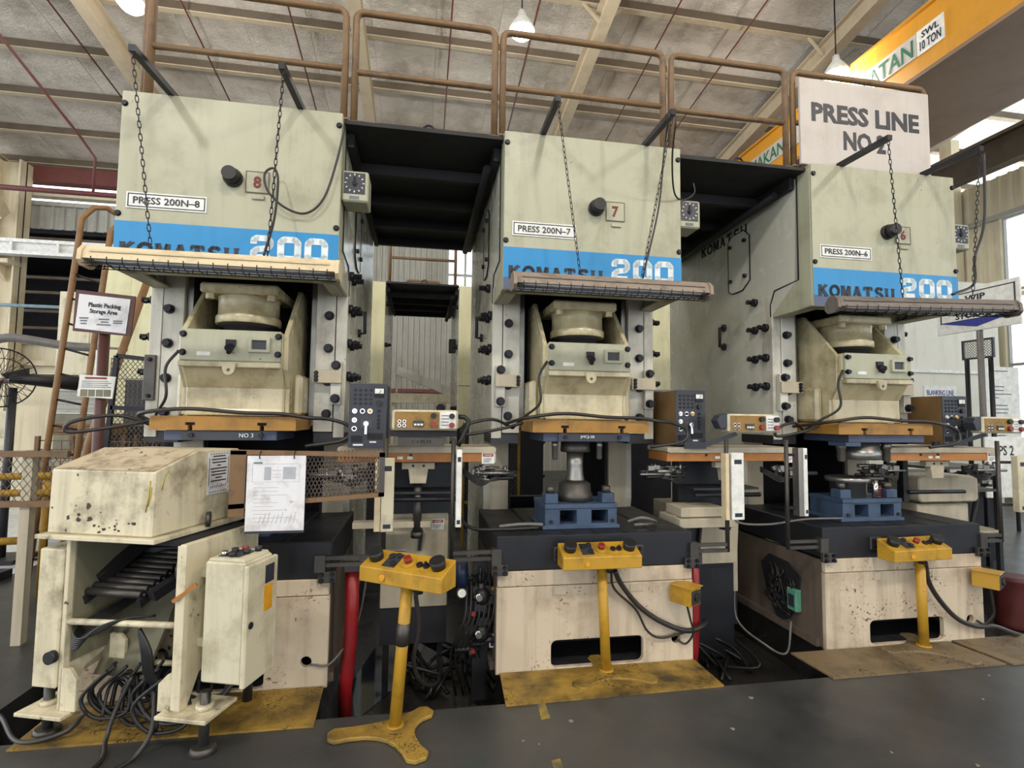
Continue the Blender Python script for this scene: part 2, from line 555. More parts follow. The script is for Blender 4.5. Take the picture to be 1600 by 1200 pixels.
def slab_word(word, x, z, w, h, t=0.16):
    """wide slab-serif capitals, x,z lower left of the word"""
    mb = MB()
    n = len(word)
    cw = w/n
    for i, ch in enumerate(word):
        ox, lw = x+i*cw, cw*0.86
        T = h*t*1.5
        def S(a, b, th=T):
            ribbon(mb, [(ox+a[0]*lw, z+a[1]*h), (ox+b[0]*lw, z+b[1]*h)], th, -0.0035, 0.0)
        def serif(cx, cz, ww=0.36):
            mb.box(ox+(cx-ww/2)*lw, ox+(cx+ww/2)*lw, -0.0032, 0.0, z+cz*h-h*0.05, z+cz*h+h*0.05)
        if ch == 'K':
            S((.18, 0), (.18, 1)); S((.2, .45), (.8, .98), T*.8); S((.4, .6), (.85, .02), T)
            for q in ((.18, .05), (.18, .95), (.82, .05), (.78, .95)): serif(*q)
        elif ch == 'O':
            mbp = [(ox+(.5+.42*math.cos(a*PI/6))*lw, z+(.5+.44*math.sin(a*PI/6))*h) for a in range(12)]
            ribbon(mb, mbp, T*.8, -0.0035, 0, True)
        elif ch == 'M':
            S((.12, 0), (.12, 1), T*.6); S((.2, 1), (.5, .1), T*.9); S((.5, .1), (.8, 1), T*.6); S((.85, 0), (.85, 1), T)
            for q in ((.12, .05), (.85, .05), (.14, .95), (.86, .95)): serif(q[0], q[1], .3)
        elif ch == 'A':
            S((.14, 0), (.48, 1), T*.6); S((.48, 1), (.86, 0), T); S((.25, .33), (.75, .33), T*.5)
            serif(.14, .05, .3); serif(.84, .05, .34)
        elif ch == 'T':
            S((.5, 0), (.5, 1)); S((.08, .93), (.92, .93), T*.7)
            S((.1, .7), (.1, .95), T*.5); S((.9, .7), (.9, .95), T*.5); serif(.5, .05)
        elif ch == 'S':
            pts = [(.84, .78), (.7, .93), (.35, .93), (.18, .75), (.3, .57), (.7, .44), (.84, .26), (.68, .07), (.3, .07), (.15, .24)]
            ribbon(mb, [(ox+a*lw, z+b*h) for a, b in pts], T*.8, -0.0035, 0)
        elif ch == 'U':
            pts = [(.16, .98), (.16, .3), (.32, .08), (.66, .08), (.84, .3), (.84, .98)]
            ribbon(mb, [(ox+a*lw, z+b*h) for a, b in pts], T*.8, -0.0035, 0)
            serif(.16, .95); serif(.84, .95)
    return mb

def wire(mb, p, r=0.006, n=6, seg=8):
    """smooth cable through control points (Catmull-Rom)"""
    P = [Vector(q) for q in p]
    P = [P[0]*2-P[1]] + P + [P[-1]*2-P[-2]]
    out = []
    for i in range(1, len(P)-2):
        for k in range(seg):
            t = k/seg
            a, b, c, d = P[i-1], P[i], P[i+1], P[i+2]
            out.append(0.5*((2*b)+(c-a)*t+(2*a-5*b+4*c-d)*t*t+(3*b-a-3*c+d)*t**3))
    out.append(P[-2])
    return mb.tube(out, r, n)

def expanded_mesh(mb, o, u, v, nu, nv, r=0.003):
    """expanded-metal panel: origin o, edge vectors u and v, nu x nv diamonds"""
    o, u, v = Vector(o), Vector(u), Vector(v)
    for i in range(nu+1):
        for sgn in (1, -1):
            pts = []
            for j in range(nv*2+1):
                off = (0.5 if (j % 2) else 0.0)*sgn
                t = min(max((i+off)/nu, 0), 1)
                pts.append(o+u*t+v*(j/(nv*2)))
            mb.tube(pts, r, 3)

# ================================================================ the setting
fl = MB()
fl.box(-20, 14, -22, -0.40, -0.3, 0)
fl.box(-20, -3.3, -0.40, 14, -0.3, 0)
fl.box(4.9, 14, -0.40, 14, -0.3, 0)
fl.box(-3.3, 4.9, 2.6, 14, -0.3, 0)
struct(fl.build('floor', 'floor'))
pit = struct(MB().box(-3.3, 4.9, -0.4, 2.6, -0.42, -0.3).build('floor_pit', 'pit'))
for i in range(3):
    MB().box(-0.62, 0.62, -0.03, 2.4, -0.3, -0.002).build('foundation', 'pit', pit, 0, ((i-1)*2.3, 0, 0))
MB().prism([(-1.5, .1), (-1.25, .5), (-1.0, 1.3), (-1.2, 1.9), (-1.45, 1.2), (-1.58, .6)], 'z', -0.299, -0.296).build('oil_puddle', 'oil', pit)

RIDGE = -5.0
def roof_z(y):
    return 9.8-0.133*y if y > RIDGE else 10.465-0.133*(RIDGE-y)
deck = MB()
for a, b in ((12.4, RIDGE), (RIDGE, -22)):
    v = []
    for x in (-14.2, 9.6):
        for y in (a, b):
            for dz in (0.03, 0.08):
                v.append((x, y, roof_z(y)+dz))
    deck.hexa(v)
ceil = struct(deck.build('ceiling', 'purlin'))
sheet = MB()
for a, b in ((12.3, RIDGE), (RIDGE, -21.9)):
    v = []
    for x in (0.0, 1.185):
        for y in (a, b):
            for dz in (0.0, 0.022):
                v.append((x, y, roof_z(y)+dz))
    sheet.hexa(v)
sheet_me = sheet.mesh('foil_sheet', 'foil')
for i in range(20):
    link('foil_sheet', sheet_me, ceil, (-14.1+i*1.19, 0, 0.004*(i % 2)))
sk = MB()
for i in range(40):
    for a, b in ((12.3, RIDGE), (RIDGE, -21.9)):
        x = 9.75+i*0.2
        pr = [(x, 0.02), (x+0.13, 0.02), (x+0.15, 0.06), (x+0.18, 0.06), (x+0.2, 0.02)]
        n = len(pr)
        sk.add([(p, a, roof_z(a)+q) for p, q in pr]+[(p, b, roof_z(b)+q) for p, q in pr],
               [(k, k+1, n+k+1, n+k) for k in range(n-1)])
sk.build('skylight_sheet', 'skylight', ceil)
pur_me = MB().box(-14.1, 17.7, -0.03, 0.03, -0.16, -0.002).mesh('purlin', 'purlin')
flg_me = MB().box(-14.1, 17.7, -0.04, 0.07, -0.18, -0.16).mesh('purlin_flange', 'rafter')
for y in (11.9, 10.55, 9.2, 7.85, 6.5, 5.2, 3.85, 2.5, 1.15, -0.2, -1.55, -2.9, -4.3, -7, -9.7, -12.4):
    link('purlin_flange', flg_me, link('purlin', pur_me, ceil, (0, y, roof_z(y))))
for X in (-11.8, -6.9, -2.4, 1.9, 6.4, 11.0):
    mb = MB()
    for ya, yb in ((12.2, RIDGE), (RIDGE, -21)):
        pa, pb = Vector((X, ya, roof_z(ya)-0.23)), Vector((X, yb, roof_z(yb)-0.23))
        dn = Vector((0, 0, -1))
        mb.bar(pa+dn*0.02, pb+dn*0.02, 0.2, 0.03)
        mb.bar(pa+dn*0.2, pb+dn*0.2, 0.03, 0.34)
        mb.bar(pa+dn*0.38, pb+dn*0.38, 0.22, 0.035)
    for y in (9.2, 5.2):
        for sg in (-1, 1):
            mb.bar((X, y, roof_z(y)-0.52), (X+sg*0.36, y, roof_z(y)-0.16), 0.04, 0.04)
    mb.build('rafter', 'rafter', ceil)
for X in (-7.65, -5.4, -3.6, -0.75, 0.75, 3.2, 4.7, 8.0):
    MB().tube([(X, 12, roof_z(12)-0.26), (X, RIDGE, roof_z(RIDGE)-0.26)], 0.016, 6).build('sag_rod', 'rod', ceil)

def cladding(mb, x0, x1, z0, z1, pitch=0.16, depth=0.05):
    """ribbed sheet in the XZ plane, ribs towards -y"""
    n = max(1, int(round((x1-x0)/pitch)))
    p = (x1-x0)/n
    pr = []
    for i in range(n):
        a = x0+i*p
        pr += [(a, 0), (a+p*0.62, 0), (a+p*0.7, -depth), (a+p*0.9, -depth)]
    pr.append((x1, 0))
    m = len(pr)
    mb.add([(x, y, z0) for x, y in pr]+[(x, y, z1) for x, y in pr], [(k, k+1, m+k+1, m+k) for k in range(m-1)])

wb = MB()
cladding(wb, -3.9, -0.45, 0, 7.0)
cladding(wb, -0.45, 1.1, 0, 4.6)
cladding(wb, -0.45, 1.1, 6.9, 7.0)
cladding(wb, 1.1, 12, 0, 7.0)
wall_b = struct(wb.build('wall_back', 'cladgrey', None, 0, (0, 12, 0)))
for z in (1.1, 2.25, 4.55, 5.0, 6.95):
    MB().box(-3.9, 12, -0.12, -0.045, z, z+0.1).build('girt', 'rod' if z < 3 else 'purlin', wall_b)
def window(n, x0, x1, z0, z1, nx, nz, loc, rotz=0):
    w = MB()
    t = 0.06
    for i in range(nx+1):
        x = x0+(x1-x0)*i/nx
        w.box(x-t/2, x+t/2, -0.04, 0.04, z0, z1)
    for i in range(nz+1):
        z = z0+(z1-z0)*i/nz
        w.box(x0, x1, -0.035, 0.035, z-t/2, z+t/2)
    o = struct(w.build('window_%d' % n, 'cladgrey', None, 0, loc, (0, 0, rotz)))
    pm = MB().box(t/2, (x1-x0)/nx-t/2, -0.004, 0.004, t/2, (z1-z0)/nz-t/2).mesh('pane', 'glass')
    for i in range(nx):
        for k in range(nz):
            link('pane', pm, o, (x0+(x1-x0)*i/nx, 0, z0+(z1-z0)*k/nz))
    return o
fw_ = MB()
cladding(fw_, -14.5, 12, 5.6, 8.3)
struct(fw_.build('front_light_baffle', 'cladgrey', None, 0, (0, -21.5, 0)))  # unseen wall added behind the camera to cut the front fill light
window(1, -0.45, 1.1, 4.6, 6.9, 3, 2, (0, 12, 0))

# back wall, left part: cream wall below, dark next bay, grey band, open slot under the eave
wl = MB()
wl.box(-14.5, -3.9, 0, 0.12, 0, 3.4)
wall_l = struct(wl.build('wall_back_left', 'clad', None, 0, (0, 12, 0)))
band = MB()
cladding(band, -14.5, -3.9, 6.35, 6.95, 0.25)
band.build('cladding_band', 'cladgrey', wall_l)
MB().box(-14.5, -3.9, -0.2, 0.1, 7.55, 7.95).build('eave_beam', 'rod', wall_l)
MB().box(-14.5, -3.9, -0.1, 0.15, 7.2, 7.32).build('eave_rail', 'clad', wall_l)
MB().box(-14.5, -3.9, -0.1, 0.15, 6.95, 7.06).build('eave_rail', 'cladgrey', wall_l)
for z in (0.9, 1.6, 2.2, 2.75, 3.3):
    MB().box(-14.5, -3.9, -0.16, -0.02, z, z+0.12).build('girt', 'colpaint' if z > 2 else 'purlin', wall_l)
for x, w_, z0, z1 in ((-13.2, 1.2, 1.72, 2.2), (-10.6, 1.3, 1.05, 1.6), (-8.8, 1.2, 1.72, 2.2), (-9.6, 0.9, 2.33, 2.72), (-6.4, 1.5, 1.05, 2.1)):
    MB().box(x, x+w_, -0.03, 0.0, z0, z1).build('shade_panel', 'void', wall_l)  # dark panels paint shaded gaps onto the closed wall
bay = MB()
bay.box(-16, -3.9, 5.0, 5.1, 0, 8)
bay.box(-16, -3.9, 0.2, 5, 6.3, 6.4)
bay.box(-16.1, -16, 0.2, 5, 3.4, 6.4)
bay.box(-3.9, -3.8, 0.2, 5, 3.4, 6.4)
bay.box(-16, -3.9, 0.2, 5, 3.3, 3.4)
bay.build('dark_bay', 'void', wall_l)  # near-black surfaces paint in the darkness of the unlit bay
for z in (3.75, 4.2, 4.7, 5.1, 5.95, 6.15):
    MB().box(-14.5, -3.9, 0.3, 0.4, z, z+0.07).build('girt', 'purlin' if z != 5.95 else 'rod', wall_l)
for x in (-13.2, -9.4, -7.2, -5.1):
    MB().bar((x, 0.35, 6.3), (x+1.0, 0.35, 5.3), 0.06, 0.06).build('brace', 'purlin', wall_l)
for x in (-11.45, -4.3):
    c = MB().box(-0.28, 0.28, -0.02, 0.02, 0, 7.9).box(-0.28, -0.24, -0.22, 0.22, 0, 7.9).box(0.24, 0.28, -0.22, 0.22, 0, 7.9)
    c.box(-0.3, 0.3, -0.45, -0.02, 5.2, 5.3).prism([(-0.45, 5.2), (-0.02, 5.2), (-0.02, 4.8)], 'x', -0.03, 0.03)
    c.bar((0, -0.3, 6.4), (0, -1.9, 8.0), 0.2, 0.35)
    c.build('column', 'colpaint', wall_l, 0, (x, -0.4, 0))
rb = MB().box(-14.5, -4.0, -0.12, 0.12, 5.68, 5.76).box(-14.5, -4.0, -0.03, 0.03, 5.45, 5.68).box(-14.5, -4.0, -0.12, 0.12, 5.38, 5.46)
for x in (-13, -12, -11, -10, -9, -8, -7, -6, -5):
    rb.box(x-0.03, x+0.03, -0.11, 0.11, 5.45, 5.7)
tag(rb.build('crane_runway', 'white', None, 0, (0, 11.1, 0)), 'long white steel runway beam high along the far left wall', 'beam')
for z, yy, mt, r, lb in ((5.85, 8.0, 'pipe_red', 0.05, 'maroon fire pipe running high across the far left of the hall'),
                         (3.66, 8.4, 'pipe_blue', 0.035, 'pale blue thin pipe running behind the ladder')):
    p = MB()
    if r > 0.04:
        p.tube([(-13, yy, z+0.04), (-3.95, yy, z)], r, 10)
        p.tube([(-7.6, yy, z), (-7.6, yy, z+0.75), (-7.7, yy-0.3, z+1.0), (-8.3, 4.0, 8.6)], 0.025, 8)
    else:
        p.tube([(-13, yy, z), (-6.7, yy, z)], r, 8)
    tag(p.build('overhead_pipe', mt), lb, 'pipe')

# right wall (runs along Y), windows in it
wr = MB()
cladding(wr, -11.9, 20, 6.35, 7.3, 0.24, 0.05)
cladding(wr, -11.9, -6.4, 0, 6.35, 0.24, 0.05)
cladding(wr, -6.4, 20, 0, 1.2, 0.24, 0.05)
wall_r = struct(wr.build('wall_right', 'clad', None, 0, (12, 0, 0), (0, 0, -PI/2)))
MB().box(-11.9, 20, -0.1, -0.055, 6.28, 6.4).build('girt', 'cladgrey', wall_r)
MB().box(-11.9, 20, -0.1, -0.055, 4.4, 4.5).build('girt', 'clad', wall_r)
window(2, -6.4, 9.0, 1.2, 6.28, 10, 3, (12.03, 0, 0), -PI/2)
rr_ = MB().box(-11.8, 20, -0.9, -0.86, 7.2, 7.75).box(-11.8, 20, -1.02, -0.74, 7.12, 7.2)
tag(rr_.box(-11.8, 20, -1.02, -0.74, 7.75, 7.83).build('crane_runway', 'purlin', None, 0, (12, 0, 0), (0, 0, -PI/2)), 'brown steel runway beam with pale flange along the window wall', 'beam')
for y in (9.0, 5.0, 1.0):
    MB().bar((-y, -0.1, 6.3), (-y, -0.8, 7.15), 0.08, 0.08).build('bracket', 'cladgrey', wall_r)
for y in (11.5, 7.4, 0.5):
    MB().box(-y-0.15, -y+0.15, -0.3, -0.06, 0, 8.6).build('column', 'clad', wall_r)

# travelling crane girder
cr = thing('bridge_crane', 'yellow overhead crane girder with green lettering and a load plate', 'crane', (6, 0, 0))
MB().box(0, 0.9, -7, 11.8, 6.68, 7.6).build('girder', 'crane', cr)
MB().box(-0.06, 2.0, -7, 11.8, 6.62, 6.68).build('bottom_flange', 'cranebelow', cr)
MB().box(-0.06, 0.95, -7, 11.8, 7.6, 7.64).build('top_flange', 'crane', cr)
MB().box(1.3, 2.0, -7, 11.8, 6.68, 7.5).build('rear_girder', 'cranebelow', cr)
MB().box(-0.012, 0, 2.98, 7.68, 6.98, 7.34).build('lettering_strip', 'sign', cr)
text('UTAMAKAN', -0.014, 6.73, 7.15, 1.75, 0.27, 'green', cr, -PI/2, bold=0.012)
text('KESELAMATAN', -0.014, 4.03, 7.15, 2.0, 0.27, 'green', cr, -PI/2, bold=0.012)
MB().box(-0.014, 0, 2.56, 2.97, 6.97, 7.35).build('load_plate', 'white', cr)
text('SWL', -0.016, 2.76, 7.25, 0.26, 0.1, 'letter', cr, -PI/2, bold=0.02)
text('10 TON', -0.016, 2.76, 7.09, 0.32, 0.14, 'letter', cr, -PI/2, bold=0.02)

def high_bay(p, label):
    t = thing('high_bay_lamp', label, 'lamp', p, 0, 'high bay lamps under the roof')
    MB().lathe([(0.05, 0.32), (0.07, 0.22), (0.13, 0.14), (0.2, 0.02), (0.2, -0.02), (0.17, -0.02), (0.15, 0.0)], n=24).build('housing', 'white', t)
    MB().lathe([(0.05, -0.13), (0.11, -0.11), (0.155, -0.07), (0.17, -0.022)], n=24).build('lens', 'emit_lamp', t)
    MB().tube([(0, 0, 0.3), (0, 0, roof_z(p[1])-p[2]-0.2)], 0.012, 6).build('drop_rod', 'bolt', t)
for p, lb in zip(LAMP_POS, ('lit high bay lamp nearest the far left wall', 'lit high bay lamp glowing behind the middle handrail', 'lit high bay lamp hanging in front of the yellow crane girder')):
    high_bay(p, lb)

# ================================================================ the presses
BOLT = {}
def bolt_mesh(key, d, r, h, mat='bolt', n=6, washer=True):
    """hex bolt pointing along d"""
    mb = MB()
    d = Vector(d)
    if washer:
        mb.cyl((0, 0, 0), tuple(d*h*0.3), r*1.35, n=12)
    mb.cyl(tuple(d*h*0.3), tuple(d*h), r, n=n)
    BOLT[key] = mb.mesh('bolt', mat)
    return BOLT[key]
bolt_mesh('front', (0, -1, 0), 0.024, 0.045)
bolt_mesh('small', (0, -1, 0), 0.011, 0.018)
bolt_mesh('panel', (0, -1, 0), 0.014, 0.012, n=10)
HATCHB = MB().cyl((-0.015, 0, 0), (0.015, 0, 0), 0.018, n=8).mesh('hatch_bolt', 'bolt')
def wing_mesh(sx):
    mb = MB()
    mb.cyl((0, 0, 0), (sx*0.03, 0, 0), 0.034, n=8)
    mb.cyl((sx*0.03, 0, 0), (sx*0.085, 0, 0), 0.02, n=6)
    mb.bar((sx*0.05, -0.035, -0.02), (sx*0.05, 0.035, 0.02), 0.02, 0.02)
    return mb.mesh('clamp_bolt', 'bolt')
WING = {-1: wing_mesh(-1), 1: wing_mesh(1)}

def rect(x0, x1, z0, z1):
    return [(x0, z0), (x1, z0), (x1, z1), (x0, z1)]

def make_press(label):
    t = thing('stamping_press', label, 'press', (0, 0, 0), 0, 'row of stamping presses')
    # ---- lower frame
    hole = [(0.534+0.035*math.cos(a*PI/8), 0.148+0.035*math.sin(a*PI/8)) for a in range(16)]
    fp = plate_mesh('base_front', rect(-0.65, 0.65, 0.0, 0.514), [rrect(-0.31, 0.31, 0.012, 0.185, 0.04), hole], 0.03, 'base', 0.004)
    link('base_front', fp, t, (0, -0.064, 0))
    MB().prism(rect(-0.65, 0.65, 0.522, 0.615), 'y', -0.068, -0.03).build('base_strip', 'base', t, 0.004)
    for s in (-1, 1):
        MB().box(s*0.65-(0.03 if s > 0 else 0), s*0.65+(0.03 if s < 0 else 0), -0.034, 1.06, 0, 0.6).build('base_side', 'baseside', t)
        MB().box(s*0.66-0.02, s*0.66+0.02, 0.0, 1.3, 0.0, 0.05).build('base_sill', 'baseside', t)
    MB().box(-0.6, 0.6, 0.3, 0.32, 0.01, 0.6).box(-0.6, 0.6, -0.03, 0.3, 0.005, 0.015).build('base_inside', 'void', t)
    for x in (-0.255, 0.26):
        MB().box(x-0.045, x+0.045, -0.072, -0.064, 0.46, 0.512).build('patch_plate', 'base', t, 0.003)
    # ---- bolster
    b = MB().prism([(-0.66, -0.064), (0.66, -0.064), (0.66, 0.95), (-0.66, 0.95)], 'z', 0.618, 0.832)
    b.build('bolster', 'bolster', t, 0.008)
    for x in (-0.4, -0.2, 0.0, 0.2, 0.4):
        MB().box(x-0.012, x+0.012, -0.06, 0.94, 0.8325, 0.834).build('bolster_slot', 'void', t)
    for x in (-0.25, 0.26):
        o = MB().box(x-0.045, x+0.045, -0.082, -0.064, 0.675, 0.76).build('mounting_plate', 'darksteel', t, 0.003)
        for dx in (-0.02, 0.02):
            for z in (0.7, 0.735):
                link('bolt', BOLT['small'], o, (x+dx, -0.082, z))
    for s in (-1, 1):
        o = MB().box(s*0.64-0.05, s*0.64+0.05, -0.1, -0.07, 0.6, 0.665).build('corner_bracket', 'darksteel', t, 0.003)
        for dx in (-0.03, 0.03):
            for z in (0.615, 0.65):
                link('bolt', BOLT['small'], o, (s*0.64+dx, -0.1, z))
    # ---- C frame
    prof = [(0.48, 1.42), (0.48, 2.42), (0.2, 2.63), (0.16, 3.44), (2.25, 3.44), (2.25, 0.0), (1.07, 0.0), (1.07, 0.62), (0.96, 0.62), (0.9, 0.9), (0.9, 1.36), (0.84, 1.42)]
    for s in (-1, 1):
        a, c = (0.585, 0.63)
        MB().prism(prof, 'x', s*a, s*c).build('side_plate', 'side', t)
        MB().box(min(s*0.43, s*0.585), max(s*0.43, s*0.585), 0.9, 2.2, 0.6, 3.4).box(min(s*0.43, s*0.585), max(s*0.43, s*0.585), 0.6, 0.9, 1.5, 3.4).build('frame_web', 'robotcream', t)
        MB().box(min(s*0.425, s*0.552), max(s*0.425, s*0.552), 0.462, 0.7, 1.46, 2.6).build('column_face', 'column', t, 0.003)
        MB().box(min(s*0.558, s*0.632), max(s*0.558, s*0.632), 0.466, 0.6, 1.42, 2.6).build('column_edge', 'column', t, 0.003)
        MB().box(min(s*0.385, s*0.42), max(s*0.385, s*0.42), 0.50, 0.72, 1.5, 2.62).build('slide_guide', 'steel', t)
        for z in (2.272, 2.042, 1.81, 1.585):
            link('bolt', BOLT['front'], t, (s*0.512, 0.462, z))
        br = MB().box(s*0.575-0.035, s*0.575+0.035, 0.41, 0.455, 1.65, 1.95).build('guide_bracket', 'column', t, 0.004)
        for z in (1.92, 1.69):
            link('bolt', BOLT['front'], br, (s*0.575, 0.41, z))
        st = MB().box(s*0.52-0.095, s*0.52+0.095, 0.385, 0.41, 1.795, 1.885).build('stop_bar', 'robotcream', t, 0.003)
        for z in (1.815, 1.84, 1.865):
            link('bolt', BOLT['small'], st, (s*0.45, 0.385, z))
        for z in (2.58, 2.34, 2.09, 1.855):
            for y in (0.535, 0.675):
                if z == 2.58 and s < 0 and y < 0.6:
                    continue
                link('clamp_bolt', WING[s], t, (s*0.63, y, z))
        h = MB().tube([(s*0.63, 1.15, 2.44), (s*0.68, 1.15, 2.44), (s*0.68, 1.15, 2.26), (s*0.63, 1.15, 2.26)], 0.014, 8)
        h.cyl((s*0.63, 1.15, 2.44), (s*0.65, 1.15, 2.44), 0.035, n=10).cyl((s*0.63, 1.15, 2.26), (s*0.65, 1.15, 2.26), 0.035, n=10)
        h.build('side_handle', 'bolt', t)
        hp = [(0.74, 2.80), (0.85, 2.73), (1.0, 2.73), (1.06, 2.76), (1.06, 3.22), (1.0, 3.27), (0.82, 3.27), (0.74, 3.2)]
        MB().prism(hp, 'x', s*0.63, s*0.638).build('side_hatch', 'side', t, 0.002)
        for y, z in ((0.8, 3.17), (0.8, 2.85), (1.02, 3.17), (1.02, 2.85)):
            link('hatch_bolt', HATCHB, t, (s*0.645, y, z))
        rim = MB()
        rim.tube([(s*0.636, y, z) for y, z in hp], 0.006, 5, True)
        rim.build('hatch_seal', 'void', t)
    for s in (-1, 1):
        MB().box(min(s*0.428, s*0.634), max(s*0.428, s*0.634), 0.478, 0.9, 1.385, 1.455).build('jaw_underside', 'black', t)
        MB().box(min(s*0.405, s*0.428), max(s*0.405, s*0.428), 0.93, 2.1, 0.62, 1.76).build('throat_shade_liner', 'void', t)  # thin dark plate added to paint shade inside the throat
    MB().box(-0.43, 0.43, 0.78, 2.2, 1.75, 3.4).build('crown_block', 'void', t)  # dark filler block, shade between the frames put into its colour
    MB().box(-0.58, 0.58, 0.2, 0.5, 2.66, 3.4).build('crown_front', 'void', t)  # dark filler, paints the head cavity as unlit
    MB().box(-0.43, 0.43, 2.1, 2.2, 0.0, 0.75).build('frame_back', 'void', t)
    # ---- head cover with its stripe
    cov = MB()
    cov.box(-0.629, 0.629, 0.0, 0.02, 2.413, 3.49)
    cov.box(-0.629, 0.629, 0.02, 0.11, 2.413, 2.43)
    cov.box(-0.629, 0.629, 0.02, 1.9, 3.47, 3.49)
    for s in (-1, 1):
        pr = [(0.02, 2.413), (0.48, 2.413), (0.48, 2.52), (0.43, 2.625), (0.153, 2.647), (0.151, 3.47), (0.02, 3.47)]
        cov.prism(pr, 'x', s*0.629, s*0.609)
        cov.box(min(s*0.609, s*0.52), max(s*0.609, s*0.52), 0.02, 0.48, 2.413, 2.43)
    cov.build('head_cover', 'head', t, 0.004)
    for s in (-1, 1):
        MB().tube([(s*0.631, 0.151, 3.46), (s*0.631, 0.153, 2.647), (s*0.631, 0.43, 2.625), (s*0.631, 0.48, 2.52), (s*0.631, 0.48, 2.42)], 0.007, 5).build('cover_seam', 'void', t)
    MB().box(-0.6285, 0.6285, -0.002, 0.0, 2.497, 2.70).build('blue_stripe', 'blue', t)
    MB().box(-0.6285, 0.6285, -0.002, 0.0, 2.418, 2.4965).build('slate_stripe', 'navy', t)
    slab_word('KOMATSU', -0.595, 2.49, 0.66, 0.085, 0.21).build('logo', 'letter', t, 0, (0, -0.002, 0))
    num = MB()
    zt, zb, wdt = 2.665, 2.51, 0.135
    for k in range(3):
        x0 = 0.115+k*0.158
        if k == 0:
            pts = [(x0+0.02, zt-0.055), (x0+0.02, zt-0.03), (x0+0.035, zt-0.018), (x0+0.1, zt-0.018), (x0+0.115, zt-0.035), (x0+0.115, zt-0.06), (x0+0.1, zt-0.078), (x0+0.04, zt-0.088), (x0+0.02, zt-0.105), (x0+0.02, zb+0.018), (x0+0.115, zb+0.018)]
            ribbon(num, pts, 0.037, -0.0045, -0.002)
        else:
            ribbon(num, [(x0+0.018, zt-0.035), (x0+0.035, zt-0.018), (x0+0.1, zt-0.018), (x0+0.117, zt-0.035), (x0+0.117, zb+0.035), (x0+0.1, zb+0.018), (x0+0.035, zb+0.018), (x0+0.018, zb+0.035)], 0.04, -0.0045, -0.002, True)
    num.build('number_200', 'letter_white', t)
    for x, z in ((-0.612, 3.41), (0.61, 3.406), (-0.615, 2.743), (0.612, 2.743)):
        link('bolt', BOLT['panel'], t, (x, 0, z))
    kn = MB().cyl((0.005, 0, 3.005), (0.005, -0.03, 3.005), 0.055, n=20).cyl((0.005, -0.03, 3.005), (0.005, -0.09, 3.005), 0.05, 0.042, n=20)
    kn.build('cap_knob', 'rubber', t)
    npl = MB().box(0.075, 0.21, -0.006, 0, 2.925, 3.06).build('number_plate', 'head', t, 0.002)
    MB().box(0.075, 0.21, -0.0075, -0.006, 2.925, 2.93).box(0.075, 0.21, -0.0075, -0.006, 3.055, 3.06).box(0.075, 0.08, -0.0075, -0.006, 2.93, 3.055).box(0.205, 0.21, -0.0075, -0.006, 2.93, 3.055).build('plate_border', 'baseside', npl)
    MB().box(0.115, 0.185, -0.012, 0, 2.885, 2.91).build('lifting_tab', 'head', t, 0.002)
    # ---- dial box at the right shoulder of the cover
    db = MB().box(0.632, 0.795, 0.03, 0.22, 2.935, 3.135).build('dial_box', 'head', t, 0.01)
    MB().box(0.645, 0.775, 0.026, 0.03, 2.985, 3.12).build('dial_face', 'panelblack', db)
    tick = MB()
    for k in range(12):
        a = k*PI/6
        tick.bar((0.71+0.05*math.sin(a), 0.024, 3.052+0.05*math.cos(a)), (0.71+0.061*math.sin(a), 0.024, 3.052+0.061*math.cos(a)), 0.006, 0.003, (0, 1, 0))
    tick.build('dial_ticks', 'white', db)
    MB().bar((0.71, 0.022, 3.03), (0.71, 0.022, 3.095), 0.01, 0.004, (0, 1, 0)).cyl((0.71, 0.026, 3.052), (0.71, 0.016, 3.052), 0.014, n=12).build('dial_needle', 'void', db)
    MB().box(0.68, 0.74, 0.028, 0.03, 2.95, 2.97).build('dial_label', 'print', db)
    # ---- hanger bars for the lamp, welded on the cover top
    for x in (-0.37, 0.37):
        bb = MB().bar((x+0.005, 0.06, 3.505), (x-0.005, -0.42, 3.485), 0.035, 0.035)
        bb.build('hanger_bar', 'bolt', t)
    # ---- slide: gussets, box, body, plate
    for s in (-1, 1):
        g = [(0.16, 2.08), (0.5, 2.44), (0.72, 2.44), (0.72, 1.57), (0.24, 1.57), (0.24, 1.74), (0.16, 1.86)]
        MB().prism(g, 'x', s*0.288, s*0.318).build('slide_gusset', 'slide', t, 0.004)
        MB().box(min(s*0.318, s*0.38), max(s*0.318, s*0.38), 0.3, 0.72, 1.57, 1.84).build('slide_shoulder', 'slide', t, 0.02)
    bd = MB().prism([(0.13, 2.093), (0.13, 1.875), (0.22, 1.74), (0.22, 1.6), (0.19, 1.567), (0.72, 1.567), (0.72, 2.093)], 'x', -0.292, 0.29)
    bd.build('slide_body', 'slide', t, 0.01)
    bx = MB().box(-0.29, 0.288, 0.1, 0.135, 1.9, 2.093).build('slide_cover', 'head', t, 0.004)
    for x in (-0.272, 0.272):
        for z in (2.06, 1.948):
            link('bolt', BOLT['front'], bx, (x, 0.108, z), None).scale = (0.65, 0.65, 0.65)
    fl_ = MB().box(-0.293, 0.29, 0.085, 0.14, 1.86, 1.897)
    fl_.build('slide_flange', 'slide', t, 0.006)
    rt = plate_mesh('lifting_eye', arc(0, 0.0, 0.032, 180, 360, 8)+[(0.04, 0.04), (-0.04, 0.04)], [[(0.012*math.cos(a*PI/5), -0.002+0.012*math.sin(a*PI/5)) for a in range(10)]], 0.02, 'slide', 0.002)
    link('lifting_eye', rt, bx, (0.0, 0.07, 1.845))
